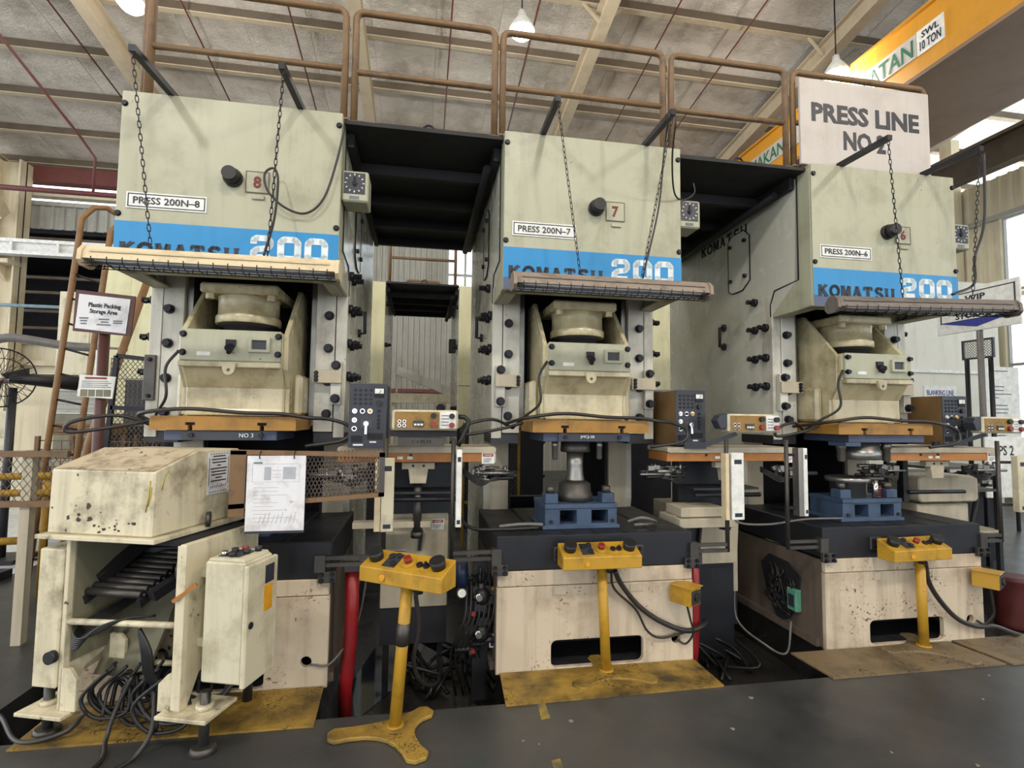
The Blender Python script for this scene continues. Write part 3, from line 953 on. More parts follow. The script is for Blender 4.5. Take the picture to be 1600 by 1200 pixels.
    MB().box(-0.028, 0.028, 0.085, 0.1, 1.99, 2.032).cyl((0, 0.1, 1.99), (0, 0.05, 1.975), 0.022, n=10).cyl((0, 0.09, 1.965), (0, 0.06, 1.95), 0.014, n=8).build('air_valve', 'bolt', bx)
    wn = plate_mesh('counter_frame', rect(-0.062, 0.062, -0.045, 0.045), [rect(-0.045, 0.045, -0.03, 0.03)], 0.02, 'head', 0.002)
    link('counter_frame', wn, bx, (0.164, 0.082, 2.004))
    MB().box(0.125, 0.203, 0.094, 0.1, 1.978, 2.03).build('counter', 'panelblack', bx)
    MB().box(-0.192, -0.115, 0.096, 0.1, 1.93, 1.954).build('maker_label', 'white', bx)
    MB().lathe([(0.16, 2.05), (0.15, 2.15), (0.185, 2.155), (0.185, 2.168)], (0, 0.42, 0), n=28).build('screw_neck', 'void', t)
    MB().lathe([(0.197, 2.168), (0.202, 2.175), (0.202, 2.215), (0.197, 2.222), (0.188, 2.224), (0.188, 2.335), (0.192, 2.34), (0.192, 2.36)], (0, 0.42, 0), n=32).build('cylinder', 'slide', t)
    cf = MB().box(-0.235, 0.235, 0.2, 0.65, 2.345, 2.41).build('cylinder_flange', 'slide', t, 0.012)
    for x in (-0.185, 0.185):
        MB().cyl((x, 0.24, 2.345), (x, 0.24, 2.31), 0.026, n=6).build('bolt', 'slide', cf)
    pl = [(-0.41, 1.478)]
    for x in (-0.19, 0.21):
        pl += [(x-0.013, 1.478), (x-0.013, 1.508), (x-0.027, 1.508), (x-0.027, 1.525), (x+0.027, 1.525), (x+0.027, 1.508), (x+0.013, 1.508), (x+0.013, 1.478)]
    pl += [(0.405, 1.478), (0.405, 1.545), (0.39, 1.562), (-0.395, 1.562), (-0.41, 1.55)]
    MB().prism(pl, 'y', 0.05, 0.72).build('slide_plate', 'ochre', t)
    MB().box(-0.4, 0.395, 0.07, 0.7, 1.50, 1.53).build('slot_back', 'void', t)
    return t

def press_dressing(t, name, number):
    if number != '7':
        MB().box(-0.405, 0.405, 1.5, 1.52, 0.62, 1.75).build('throat_shade_back', 'void', t)  # dark sheet added across the throat as painted shade
    np_ = MB().box(-0.573, -0.137, -0.006, 0, 2.778, 2.875)
    np_ = np_.build('name_plate', 'white', t)
    bd = plate_mesh('plate_border', rect(-0.565, -0.145, 2.786, 2.867), [rect(-0.559, -0.151, 2.792, 2.861)], 0.001, 'letter')
    link('plate_border', bd, np_, (0, -0.007, 0))
    text(name, -0.355, -0.006, 2.827, 0.36, 0.042, 'letter', np_, bold=0.01)
    text(number, 0.142, -0.006, 2.992, 0.045, 0.075, 'maroon', t, bold=0.03, name='press_number')

presses = {}
proto = make_press('stamping press N-7 in the middle of the row')
for k, (x, nm, nu, lb) in enumerate(((-2.3, 'PRESS 200N–8', '8', 'tall cream stamping press N-8 behind the feeder, nearest the ladder'),
                                     (0.0, 'PRESS 200N–7', '7', 'tall cream stamping press N-7 with the blue stripe, in the middle of the row'),
                                     (2.3, 'PRESS 200N–6', '6', 'tall cream stamping press N-6 standing below the press line sign'))):
    if k != 1:
        presses[nu] = copy_tree(proto)
    else:
        presses[nu] = proto
for x, nm, nu, lb in ((-2.3, 'PRESS 200N–8', '8', 'tall cream stamping press N-8 behind the feeder, nearest the ladder'),
                      (0.0, 'PRESS 200N–7', '7', 'tall cream stamping press N-7 with the blue stripe, in the middle of the row'),
                      (2.3, 'PRESS 200N–6', '6', 'tall cream stamping press N-6 standing below the press line sign')):
    t = presses[nu]
    t.location = (x, 0, 0)
    t['label'] = lb
    press_dressing(t, nm, nu)
# side lettering and the cable hole painted as a dark patch in the left side of N-6
t6 = presses['6']
t8 = presses['8']
for ch in list(t8.children):
    if ch.name.split('.')[0] in ('guide_bracket', 'stop_bar') and ch.data.vertices[0].co.x < 0:
        for g in list(ch.children):
            bpy.data.objects.remove(g)
        bpy.data.objects.remove(ch)
gp = MB().box(-0.645, -0.575, 0.448, 0.466, 1.66, 1.96).build('grey_plate', 'darksteel', t8, 0.003)
for z in (1.93, 1.69):
    link('bolt', BOLT['small'], gp, (-0.61, 0.448, z))
sw = slab_word('KOMATSU', 0, 0, 0.78, 0.09, 0.17).build('side_logo', 'letter', t6, 0, (-0.631, 1.54, 3.225), (0, 0, -PI/2))
hp = [(0.62, 0.42), (0.52, 0.51), (0.3, 0.5), (0.17, 0.42), (0.2, 0.2), (0.3, 0.08), (0.42, 0.02), (0.55, 0.22)]
MB().prism(hp, 'x', -0.664, -0.652).build('cable_hole', 'void', t6)  # flat near-black patch, the shade of the opening painted on
cb = MB()
for k in range(16):
    y0, z0 = random.uniform(0.25, 0.55), random.uniform(0.3, 0.46)
    wire(cb, [(-0.667, y0, z0), (-0.69, y0-0.06, z0-random.uniform(0.0, 0.1)), (-0.69, y0-random.uniform(-0.1, 0.12), z0-0.16), (-0.668, random.uniform(0.26, 0.46), random.uniform(0.08, 0.2))], 0.006, 5, 5)
cb.build('loose_wiring', 'cable', t6)
gb = MB().box(-0.70, -0.652, 0.17, 0.27, 0.17, 0.33).build('relay_box', plain('pale green relay case', '#5f9a80', 0.4), t6, 0.006)
MB().box(-0.703, -0.70, 0.19, 0.25, 0.2, 0.29).build('relay_window', 'panelblack', gb)
# yellow interlock boxes at the right of the bases of N-7 and N-6
for nu, x in (('7', 0.56), ('6', 0.6)):
    t = presses[nu]
    ib = MB().box(-0.06, 0.06, -0.08, 0.07, -0.055, 0.055).box(-0.075, 0.075, -0.09, 0.07, 0.055, 0.06).build('interlock_box', 'yellow', t, 0.004, (x, -0.135, 0.455), (0, 0, 0.5))
    MB().box(-0.045, 0.045, -0.088, -0.08, -0.045, 0.04).build('socket_face', 'darksteel', ib)
    MB().cyl((0, -0.088, 0), (0, -0.1, 0), 0.025, n=14).build('socket', 'rubber', ib)
    cbm = MB()
    wire(cbm, [(x, -0.16, 0.4), (x+0.03, -0.15, 0.3), (x+0.06, -0.13, 0.2), (x+0.03, -0.09, 0.12), (x-0.02, -0.075, 0.14)], 0.007)
    cbm.build('interlock_cable', 'cable', t)

# ---- dies held in the presses
def upper_die(x, label, wide, punch):
    t = thing('upper_die', label, 'die', (x, 0.3, 1.478), 0, 'upper dies under the slides')
    MB().box(-wide, wide*0.85, -0.22, 0.25, -0.062, -0.002).build('die_shoe', 'diedark', t, 0.003)
    MB().box(-wide*0.7, wide*0.6, -0.235, -0.22, -0.058, -0.006).build('die_nameplate', 'panelblack', t)
    for sx in (-0.55, 0.6):
        MB().cyl((wide*sx, -0.235, -0.03), (wide*sx, -0.25, -0.03), 0.014, n=10).build('bolt', 'bolt', t)
    if punch:
        MB().lathe([(0.1, -0.062), (0.105, -0.13), (0.1, -0.14), (0.06, -0.142)], (-0.06, -0.05, 0), n=28).build('punch_ring', 'darksteel', t)
        MB().lathe([(0.06, -0.141), (0.055, -0.23), (0.058, -0.3), (0.066, -0.33), (0.066, -0.343)], (-0.06, -0.05, 0), n=28).build('punch', 'steel', t)
        for px in (-0.22, 0.1):
            MB().lathe([(0.022, -0.062), (0.024, -0.1), (0.02, -0.105), (0.02, -0.18), (0.014, -0.19)], (px, -0.1, 0), n=14).build('guide_pin', 'steel', t)
    return t

def lower_die(x, label, scale=1.0):
    t = thing('lower_die', label, 'die', (x, 0.1, 0.8335), 0, 'blue lower dies on the bolsters')
    W_, D = 0.25, 0.34
    fr = plate_mesh('die_block', rect(-W_, W_, 0.02, 0.16), [rect(-0.15, -0.03, 0.02+0.012, 0.125), rect(0.07, 0.19, 0.02+0.012, 0.125)], 0.33, 'dieblue', 0.002)
    link('die_block', fr, t, (0, 0, 0))
    MB().box(-W_-0.02, W_+0.02, -0.01, D, 0.0, 0.025).build('die_foot', 'dieblue', t, 0.003)
    MB().box(-W_-0.005, W_+0.005, -0.01, D, 0.135, 0.165).build('die_shoe', 'dieblue', t, 0.003)
    MB().box(-W_+0.01, W_-0.01, 0.3, 0.32, 0.02, 0.15).build('die_rear', 'void', t)
    for sx in (-1, 1):
        o = MB().box(sx*0.2-0.045, sx*0.2+0.045, 0.02, 0.12, 0.165, 0.23).build('pin_block', 'dieblue', t, 0.004)
        MB().cyl((sx*0.2, 0.07, 0.23), (sx*0.2, 0.07, 0.275), 0.03, n=18).build('bushing', 'darksteel', o)
    MB().lathe([(0.125, 0.165), (0.125, 0.215), (0.115, 0.225), (0.11, 0.285), (0.095, 0.29), (0.09, 0.3)], (0.0, 0.16, 0), n=30).build('die_ring', 'darksteel', t)
    for px in (-0.21, 0.22):
        MB().cyl((px, -0.004, 0.05), (px, -0.012, 0.05), 0.012, n=10).build('bolt', 'bolt', t)
    return t
u = upper_die(-2.3, 'dark slate die shoe under the slide of press N-8', 0.34, False)
text('NO 3', 0.12, -0.236, -0.03, 0.08, 0.025, 'letter_white', u, name='chalk_mark')
u2 = upper_die(0.0, 'dark die shoe with punch and guide pins under press N-7 slide', 0.33, True)
text('JMCJ-2B', -0.03, -0.236, -0.03, 0.1, 0.022, 'letter_white', u2, name='die_mark')
u3 = thing('upper_die', 'blue grey die with wide steel ring under the slide of press N-6', 'die', (2.3, 0.3, 1.478), 0, 'upper dies under the slides')
MB().box(-0.3, 0.36, -0.22, 0.25, -0.06, -0.002).build('die_shoe', 'diedark', u3, 0.003)
MB().box(-0.33, -0.2, -0.225, -0.05, -0.09, -0.06).build('die_ear', 'dieblue', u3, 0.003)
MB().lathe([(0.14, -0.06), (0.14, -0.12), (0.15, -0.125), (0.15, -0.19), (0.14, -0.195)], (-0.06, -0.05, 0), n=30).build('punch_ring', 'steel', u3)
for px in (-0.28, 0.12):
    MB().lathe([(0.035, -0.06), (0.035, -0.11), (0.028, -0.115), (0.028, -0.2), (0.02, -0.21)], (px, -0.12, 0), n=14).build('guide_pin', 'steel', u3)
lower_die(-0.06, 'blue lower die with closed dark ring on the bolster of press N-7')
l6 = lower_die(2.2, 'blue lower die with open bright ring on the bolster of press N-6')
for ch in list(l6.children):
    if ch.name.startswith('die_ring'):
        for g in list(ch.children):
            bpy.data.objects.remove(g)
        bpy.data.objects.remove(ch)
MB().lathe([(0.12, 0.165), (0.12, 0.27), (0.15, 0.275), (0.155, 0.31), (0.135, 0.315), (0.13, 0.3)], (-0.06, 0.16, 0), n=30).build('die_ring', 'steel', l6)
MB().lathe([(0.02, 0.165), (0.02, 0.3)], (0.05, 0.02, 0), n=14).build('die_post', 'chrome', l6)
sp = MB()
for k in range(5):
    sp.cyl((0.1, 0.06, 0.17+k*0.018), (0.1, 0.06, 0.18+k*0.018), 0.03, n=14)
sp.build('spring', 'redbtn', l6)
lower_die(-2.3, 'blue lower die half hidden behind the feeder and paper plan')

# ================================================================ walkways, handrails, press line sign
def walkway(x, y0, y1, label):
    t = thing('walkway', label, 'walkway', (x, 0, 0), 0, 'black walkways between the presses')
    MB().box(-0.515, 0.515, y0, y1, 3.45, 3.475).build('deck_plate', 'deck', t)
    n = 4
    bm_ = MB().box(-0.5, 0.5, -0.025, 0.025, 3.37, 3.448).mesh('cross_beam', 'deck')
    for k in range(1, n+1):
        link('cross_beam', bm_, t, (0, y0+(y1-y0-0.03)*k/n, 0))
    for s in (-1, 1):
        MB().box(s*0.49-0.02, s*0.49+0.02, y0+0.12, y1, 3.36, 3.45).build('side_beam', 'deck', t)
    MB().tube([(0.44, y0+0.25, 3.36), (0.42, y1-0.3, 3.27)], 0.03, 10).build('conduit', 'deck', t)
    MB().tube([(-0.02, y0+0.08, 3.475), (-0.02, y0+0.08, 3.5)]+[(0.02+0.04*math.cos(a), y0+0.08, 3.5+0.04*math.sin(a)) for a in (2.6, 2.0, 1.57, 1.1, 0.5)]+[(0.06, y0+0.08, 3.475)], 0.008, 6).build('lifting_ring', 'bolt', t)
    return t
walkway(-1.15, 0.05, 2.25, 'black walkway plate bridging press N-8 and press N-7')
walkway(1.15, 0.05, 2.25, 'black walkway plate bridging press N-7 and press N-6')
walkway(-1.15, 4.15, 6.2, 'black walkway plate between the rear presses, seen through the gap')

def handrail(x0, x1, y, label, z0=3.475, zt=4.245, tall=False):
    t = thing('handrail', label, 'handrail', ((x0+x1)/2, y, z0), 0, 'rusted tube handrails over the presses')
    h, w, r = zt-z0, (x1-x0)/2, 0.05
    pts = [(-w, 0, 0), (-w, 0, h-r)]+[(-w+r-r*math.cos(a), 0, h-r+r*math.sin(a)) for a in (0.5, 1.0)]+[(-w+r, 0, h), (w-r, 0, h)]
    pts += [(w-r+r*math.sin(a), 0, h-r+r*math.cos(a)) for a in (0.5, 1.0)]+[(w, 0, h-r), (w, 0, 0)]
    MB().tube(pts, 0.023, 10).build('hoop', 'rail', t)
    MB().tube([(-w, 0, 0.36), (w, 0, 0.36)], 0.02, 10).build('mid_rail', 'rail', t)
    if tall:
        MB().tube([(-w-0.03, 0.05, 0), (-w-0.03, 0.05, 1.0)], 0.035, 10).build('tall_post', 'rail', t)
    for s in (-1, 1):
        MB().box(s*w-0.035, s*w+0.035, -0.035, 0.035, 0, 0.012).build('foot_plate', 'rail', t)
for a, b, lb, tl in ((-2.845, -1.682, 'rusted tube handrail on top of press N-8', True),
                     (-1.618, -0.690, 'rusted tube handrail on the walkway between press N-8 and N-7', False),
                     (-0.634, 0.548, 'rusted tube handrail on top of press N-7, lamp glowing behind it', False),
                     (0.612, 1.545, 'rusted tube handrail on the walkway between press N-7 and N-6', False),
                     (1.608, 2.796, 'rusted tube handrail behind the press line sign', False)):
    handrail(a, b, 0.10, lb, 3.49 if b-a > 1 else 3.475, 4.25, tl)
handrail(-1.62, -0.69, 4.2, 'orange tube handrail at the near end of the rear walkway', 3.475, 4.25)
handrail(-1.45, -0.85, 6.1, 'orange tube handrail at the far end of the rear walkway', 3.475, 4.0)

sg = thing('press_line_sign', 'white board sign reading PRESS LINE NO 2 on top of press N-6', 'sign', (2.19, 0.045, 3.495))
MB().box(-0.57, 0.575, -0.012, 0.012, 0.0, 0.675).build('board', 'sign', sg, 0.004)
text('PRESS LINE', 0.0, -0.012, 0.415, 0.95, 0.15, 'letter', sg, bold=0.035)
text('NO 2', -0.02, -0.012, 0.215, 0.37, 0.15, 'letter', sg, bold=0.035)
for s in (-1, 1):
    MB().box(s*0.5-0.015, s*0.5+0.015, 0.013, 0.03, 0, 0.6).build('stay', 'rail', sg)

# ================================================================ hanging lamps and chains
def strip_light(loc, rotz, label, housing, tilt=0.0):
    t = thing('strip_light', label, 'lamp', loc, rotz, 'strip lights hung in front of the presses')
    L = 0.6
    pr = [(-0.03, 0.05), (0.03, 0.05), (0.05, 0.02), (0.06, -0.02), (0.055, -0.022), (0.045, 0.012), (-0.045, 0.012), (-0.055, -0.022), (-0.06, -0.02), (-0.05, 0.02)]
    h = MB().prism(pr, 'x', -L, L)
    h.build('housing', housing, t)
    MB().box(-L+0.03, L-0.03, -0.058, -0.046, 0.015, 0.025).build('edge_strip', housing, t)
    for s in (-1, 1):
        MB().prism([(-0.03, 0.052), (0.03, 0.052), (0.062, 0.02), (0.068, -0.03), (0.04, -0.055), (-0.04, -0.055), (-0.068, -0.03), (-0.062, 0.02)], 'x', s*(L), s*(L+0.02)).build('end_cap', housing, t)
    for y in (-0.03, 0.03):
        o = MB().cyl((-L+0.02, y, -0.015), (L-0.02, y, -0.015), 0.014, n=12).build('tube', 'fluor', t)
        for s in (-1, 1):
            MB().cyl((s*(L-0.01), y, -0.015), (s*(L-0.045), y, -0.015), 0.0155, n=10).build('tube_cap', 'steel', o)
    g = MB()
    for k in range(17):
        x = -L+0.04+k*(2*L-0.08)/16
        g.tube([(x, -0.06, -0.01), (x, -0.055, -0.042), (x, -0.03, -0.052), (x, 0.03, -0.052), (x, 0.055, -0.042), (x, 0.06, -0.01)], 0.0028, 5)
    for y in (-0.055, 0.0, 0.055):
        g.tube([(-L, y, -0.045), (L, y, -0.045)], 0.0028, 5)
    g.build('wire_guard', 'bolt', t)
    return t
LZ = 2.36
strip_light((-2.21, -0.42, LZ), 0.0, 'yellowed caged strip light hung in front of press N-8', 'fixture')
strip_light((-0.015, -0.38, LZ+0.01), 0.0, 'scuffed brown strip light hung in front of press N-7', 'fixture_old')
strip_light((2.08, -0.47, LZ-0.03), -0.12, 'scuffed dark grey strip light hung in front of press N-6', 'fixture_dark')

LINK = MB().tube([(0.0075*math.cos(a*PI/4), 0, 0.009*math.sin(a*PI/4)+(0.012 if 0 < a < 4 else -0.012 if a > 4 else 0)) for a in range(8)], 0.0024, 4, True)
def chain(p0, p1, label):
    p0, p1 = Vector(p0), Vector(p1)
    d = p0-p1
    n = int(d.length/0.034)
    step = d.length/n
    mb = MB()
    q = d.to_track_quat('Z', 'Y').to_matrix()
    for k in range(n):
        m = q @ Matrix.Rotation(PI/2*(k % 2)+0.4, 3, 'Z')
        c = p1+d*((k+0.5)/n)
        mb.add([c+m @ (Vector(v)*(step/0.034)) for v in LINK.v], LINK.f, True)
    tag(mb.build('chain', 'bolt'), label, 'chain', 'chains holding the strip lights')
zt = 3.47
chain((-2.675, -0.41, zt), (-2.53, -0.42, LZ+0.05), 'black chain to the strip light of press N-8, nearest the name plate')
chain((-1.925, -0.41, zt), (-1.967, -0.42, LZ+0.05), 'black chain to the strip light of press N-8, beside the cable loop')
chain((-0.375, -0.41, zt), (-0.22, -0.38, LZ+0.06), 'black chain to the strip light of press N-7, touching the name plate')
chain((0.365, -0.41, zt), (0.165, -0.38, LZ+0.06), 'black chain to the strip light of press N-7, passing the plate with the 7')
chain((1.92, -0.41, zt), (1.95, -0.45, LZ+0.02), 'black chain to the strip light of press N-6, crossing the number 6 plate')
chain((2.66, -0.41, zt), (2.42, -0.51, LZ+0.02), 'black chain to the strip light of press N-6, at the outer corner of its cover')
def cable(pts, r, label, mat='cable', name='cable', seg=8):
    return tag(wire(MB(), pts, r, 7, seg).build(name, mat), label, 'cable')
cable([(-1.655, -0.02, 3.40), (-1.69, -0.03, 3.18), (-1.76, -0.035, 2.92), (-1.86, -0.04, 2.81), (-1.98, -0.05, 2.83), (-2.08, -0.06, 2.92), (-2.10, -0.07, 3.02), (-2.05, -0.07, 3.06), (-2.02, -0.08, 2.98), (-2.0, -0.2, 2.7), (-1.99, -0.40, 2.43)], 0.007, 'black power cable looped across the cover of press N-8')
cable([(0.33, -0.43, 3.46), (0.36, -0.3, 3.3), (0.3, -0.34, 2.9), (0.17, -0.39, 2.43)], 0.006, 'thin black cable running down the chain of press N-7')
cable([(0.39, -0.4, 3.44), (0.44, -0.25, 3.28), (0.55, -0.06, 3.14), (0.66, 0.02, 3.13), (0.76, 0.05, 3.2), (0.76, 0.06, 3.28)], 0.006, 'thin black cable curling past the top corner of press N-7')
cable([(2.68, -0.42, 3.45), (2.75, -0.35, 3.0), (2.72, -0.3, 2.75), (2.55, -0.42, 2.52), (2.3, -0.48, 2.42)], 0.009, 'black power cable looped over the outer corner of press N-6')
# hose runs along the top of the slide plates
for nu, x in (('8', -2.3), ('7', 0.0), ('6', 2.3)):
    cable([(x-0.55, 0.35, 1.53), (x-0.45, 0.03, 1.575), (x-0.2, 0.025, 1.605), (x+0.1, 0.03, 1.585), (x+0.33, 0.03, 1.58), (x+0.47, 0.03, 1.56), (x+0.6, 0.1, 1.55), (x+0.72, 0.12, 1.5), (x+0.68, 0.1, 1.42), (x+0.45, 0.12, 1.38)], 0.012, 'thick black hose along the slide plate of press N-%s' % nu, 'cable', 'hose')
    cable([(x-0.3, 0.12, 1.96), (x-0.36, 0.1, 1.85), (x-0.35, 0.1, 1.68), (x-0.44, 0.2, 1.58), (x-0.5, 0.3, 1.5)], 0.009, 'black air hose bending down the slide side of press N-%s' % nu, 'cable', 'hose')
    cable([(x-0.5, 0.3, 1.5), (x-0.66, 0.2, 1.56), (x-0.85, 0.12, 1.52), (x-0.86, 0.12, 1.46), (x-0.6, 0.15, 1.5), (x-0.45, 0.2, 1.54)], 0.011, 'looped black hose beside the slide plate of press N-%s' % nu, 'cable', 'hose')

# ================================================================ two-hand control stands
def bez(a, c, b, n=7):
    return [((1-t)**2*a[0]+2*t*(1-t)*c[0]+t*t*b[0], (1-t)**2*a[1]+2*t*(1-t)*c[1]+t*t*b[1]) for t in [i/n for i in range(n+1)]]

def control_stand(loc, boxyaw, arms, label, H, base_mat='yellowdirty', tilt=(0, 0), off=(0, 0)):
    t = thing('control_stand', label, 'control stand', loc, 0, 'yellow two-hand control stands')
    wd_ = 0.055
    pts = []
    arms = sorted(arms)
    for i, (a, L) in enumerate(arms):
        a = math.radians(a)
        b = math.radians(arms[(i+1) % len(arms)][0])
        Lb = arms[(i+1) % len(arms)][1]
        def P(r, s, ang):
            return (r*math.cos(ang)-s*math.sin(ang), r*math.sin(ang)+s*math.cos(ang))
        pts += [P(L-0.02, -wd_, a), P(L+0.012, -wd_*0.5, a), P(L+0.012, wd_*0.5, a)]
        mid = (a+(b if b > a else b+2*PI))/2
        pts += bez(P(L-0.02, wd_, a), (0.02*math.cos(mid), 0.02*math.sin(mid)), P(Lb-0.02, -wd_, b))[:-1]
    MB().prism(pts, 'z', 0.002, 0.022).build('base_plate', base_mat, t, 0.004)
    top = (tilt[0], tilt[1], H)
    pole = MB().cyl((0, 0, 0.02), top, 0.031, n=18).cyl((0, 0, 0.02), (0, 0, 0.03), 0.045, n=18)
    pole.build('pole', 'yellow', t)
    bx = MB().prism([(-0.075, 0.0), (0.06, 0.0), (0.06, 0.135), (-0.075, 0.075)], 'x', -0.25, 0.25)
    bo = bx.build('control_box', 'yellow', t, 0.004, (top[0]+off[0], top[1]+off[1], H), (0, 0, boxyaw))
    s = Vector((0, 0.135, 0.06)).normalized()
    nrm = Vector((0, -s.z, s.y))
    def on(x, f):
        return Vector((x, -0.075, 0.075))+s*(0.148*f)
    def seg(x, f, h0, h1, r0, r1=None, n=16, nm='button', mt='rubber', par=bo):
        p = on(x, f)
        return MB().cyl(p+nrm*h0, p+nrm*h1, r0, r1, n).build(nm, mt, par)
    for x in (-0.19, 0.19):
        seg(x, 0.5, 0, 0.045, 0.036, 0.04, 22, 'palm_button')
    q = on(-0.085, 0.5)
    MB().bar(q-s*0.05+nrm*0.003, q+s*0.05+nrm*0.003, 0.075, 0.006, nrm).build('key_plate', 'panelblack', bo)
    for dx, f in ((-0.105, 0.62), (-0.065, 0.7), (-0.065, 0.3)):
        seg(dx, f, 0.004, 0.018, 0.014, nm='push_button')
    seg(0.01, 0.5, 0, 0.006, 0.042, None, 20, 'guard_ring', 'yellow')
    seg(0.01, 0.5, 0.004, 0.035, 0.018, 0.02, 16, 'emergency_button', 'redbtn')
    for dx in (0.083, 0.122):
        seg(dx, 0.45, 0, 0.012, 0.017, None, 14, 'selector_switch', 'bolt')
    MB().bar(on(0.122, 0.4)+nrm*0.018, on(0.122, 0.5)+nrm*0.018, 0.01, 0.02, nrm).build('selector_lever', 'rubber', bo)
    MB().cyl((-0.1, -0.075, 0.035), (-0.1, -0.083, 0.035), 0.016, n=16).build('plug', 'gold', bo)
    MB().cyl((0.07, 0.0, 0), (0.07, 0.0, -0.04), 0.022, n=12).build('cable_gland', 'rubber', bo)
    return t
c1 = control_stand((-1.235, -0.55, 0), -0.60, [(187, 0.31), (36, 0.21), (-66, 0.3)], 'yellow control stand nearest the camera, box turned aside, grey sleeve on its pole', 0.725, 'yellowdirty', (0.045, -0.02), (0.0, 0.0))
MB().cyl((0.025, -0.011, 0.42), (0.032, -0.014, 0.53), 0.033, n=18).build('tape_sleeve', 'darksteel', c1)
c2 = control_stand((0.025, -0.15, 0), 0.0, [(214, 0.28), (-31, 0.3), (92, 0.2)], 'yellow control stand standing on the yellow plate before press N-7', 0.665, 'yellowdirty', (-0.03, 0.0), (-0.03, -0.04))
c3 = control_stand((2.35, -0.14, 0), 0.07, [(182, 0.32), (-66, 0.29), (70, 0.22)], 'yellow control stand with brown base before press N-6', 0.63, 'brownplate', (-0.01, 0.0), (-0.08, -0.03))
cable([(-1.15, -0.58, 0.69), (-1.13, -0.55, 0.5), (-1.15, -0.5, 0.3), (-1.1, -0.35, 0.12), (-1.0, 0.1, -0.1), (-0.95, 0.6, -0.2)], 0.012, 'grey black cable hanging below the nearest yellow control stand')
cable([(0.07, -0.18, 0.63), (0.13, -0.14, 0.53), (0.26, -0.11, 0.38), (0.42, -0.1, 0.27), (0.6, -0.1, 0.205), (0.78, 0.0, 0.2), (0.95, 0.3, 0.1)], 0.017, 'thick black cable sagging from the stand before press N-7')
cable([(0.05, -0.17, 0.63), (0.09, -0.12, 0.5), (0.24, -0.1, 0.36), (0.32, -0.1, 0.22), (0.42, -0.095, 0.17), (0.6, -0.1, 0.2)], 0.008, 'thin black cable sagging below the thicker one at press N-7')
cable([(2.35, -0.17, 0.6), (2.42, -0.13, 0.45), (2.53, -0.12, 0.3), (2.68, -0.11, 0.17), (2.85, -0.1, 0.11), (3.0, -0.1, 0.1), (3.2, -0.08, 0.03), (3.6, 0.1, -0.1)], 0.017, 'thick black cable sagging from the stand before press N-6')

# ================================================================ floor plates
def floor_plate(poly, label, mat):
    tag(MB().prism(poly, 'z', 0.0005, 0.011).build('floor_plate', mat), label, 'floor plate', 'plates bridging the pit before the presses')
floor_plate([(-3.0, -0.46), (-1.64, -0.47), (-1.66, -0.075), (-3.0, -0.075)], 'yellow oily floor plate before press N-8, under the feeder', 'yellowdirty')
floor_plate([(-0.65, -0.43), (0.66, -0.41), (0.655, -0.075), (-0.63, -0.075)], 'bright yellow worn floor plate before press N-7', 'yellowdirty')
floor_plate([(1.38, -0.43), (2.66, -0.43), (2.62, -0.08), (1.357, -0.08)], 'brown oily floor plate before press N-6 under the stand', 'brownplate')
floor_plate([(2.70, -0.44), (3.9, -0.44), (3.9, -0.06), (2.66, -0.06)], 'brown floor plate at the far side of press N-6', 'brownplate')
db_ = MB()
for k in range(26):
    x, y = random.uniform(-2.2, 3.0), random.uniform(-1.5, -0.5)
    s = random.uniform(0.006, 0.02)
    db_.prism([(x+s*math.cos(a)*random.uniform(0.5, 1.2), y+s*math.sin(a)*random.uniform(0.5, 1)) for a in (0, 1.2, 2.4, 3.6, 4.9)], 'z', 0.0005, 0.004)
o = tag(db_.build('floor_debris', plain('pale scrap flakes', '#8a8272', 0.7)), 'small pale scrap flakes scattered over the dark floor', 'debris')
o['kind'] = 'stuff'
for (x, y, w_, l_), lb in zip(((-0.46, -0.5, 0.05, 0.16), (-0.50, -1.02, 0.05, 0.25)), ('worn yellow floor line dash below the middle plate', 'worn yellow floor line dash nearest the camera')):
    pts = [(x-w_/2, y-l_/2), (x+w_/2, y-l_/2+0.01), (x+w_/2+0.005, y+l_/2), (x-w_/2+0.01, y+l_/2-0.01)]
    mm = paint('flaking yellow floor paint', '#9a8430', '#4a4c4c', 1.0, 0, 0.5, 0.5, scale=9, lo=0.42)
    tag(MB().prism(pts, 'z', 0.0003, 0.0015).build('floor_line', mm), lb, 'floor marking', 'yellow floor line dashes')

# ================================================================ transfer units between the presses
def clutter(mb, c, w, h, d, n, rmin=0.006, rmax=0.016):
    for k in range(n):
        x, y, z = (c[0]+random.uniform(-w, w), c[1]+random.uniform(-d, d), c[2]+random.uniform(-h, h))
        if k % 3 == 0:
            mb.box(x-rmax*1.6, x+rmax*1.6, y-rmax, y+rmax, z-rmax, z+rmax)
        elif k % 3 == 1:
            l = random.uniform(0.03, 0.1)
            mb.cyl((x-l, y, z), (x+l, y, z), random.uniform(rmin, rmax), n=8)
        else:
            mb.cyl((x, y, z-0.03), (x, y, z+0.03), random.uniform(rmin, rmax), n=8)

def danger_label(par, x, y, z, w=0.085, h=0.075):
    o = MB().box(x-w/2, x+w/2, y-0.004, y, z-h/2, z+h/2).build('danger_label', 'white', par)
    MB().box(x-w*0.42, x+w*0.42, y-0.005, y-0.004, z+h*0.12, z+h*0.4).build('danger_header', 'redbtn', o)
    text('DANGER', x, y-0.005, z+h*0.26, w*0.6, h*0.14, 'white', o)
    ln = MB()
    for k in range(3):
        ln.box(x-w*0.36, x+w*0.3-0.01*k, y-0.005, y-0.004, z-h*(0.06+0.14*k)-0.003, z-h*(0.06+0.14*k)+0.002)
    ln.build('print_lines', 'print', o)

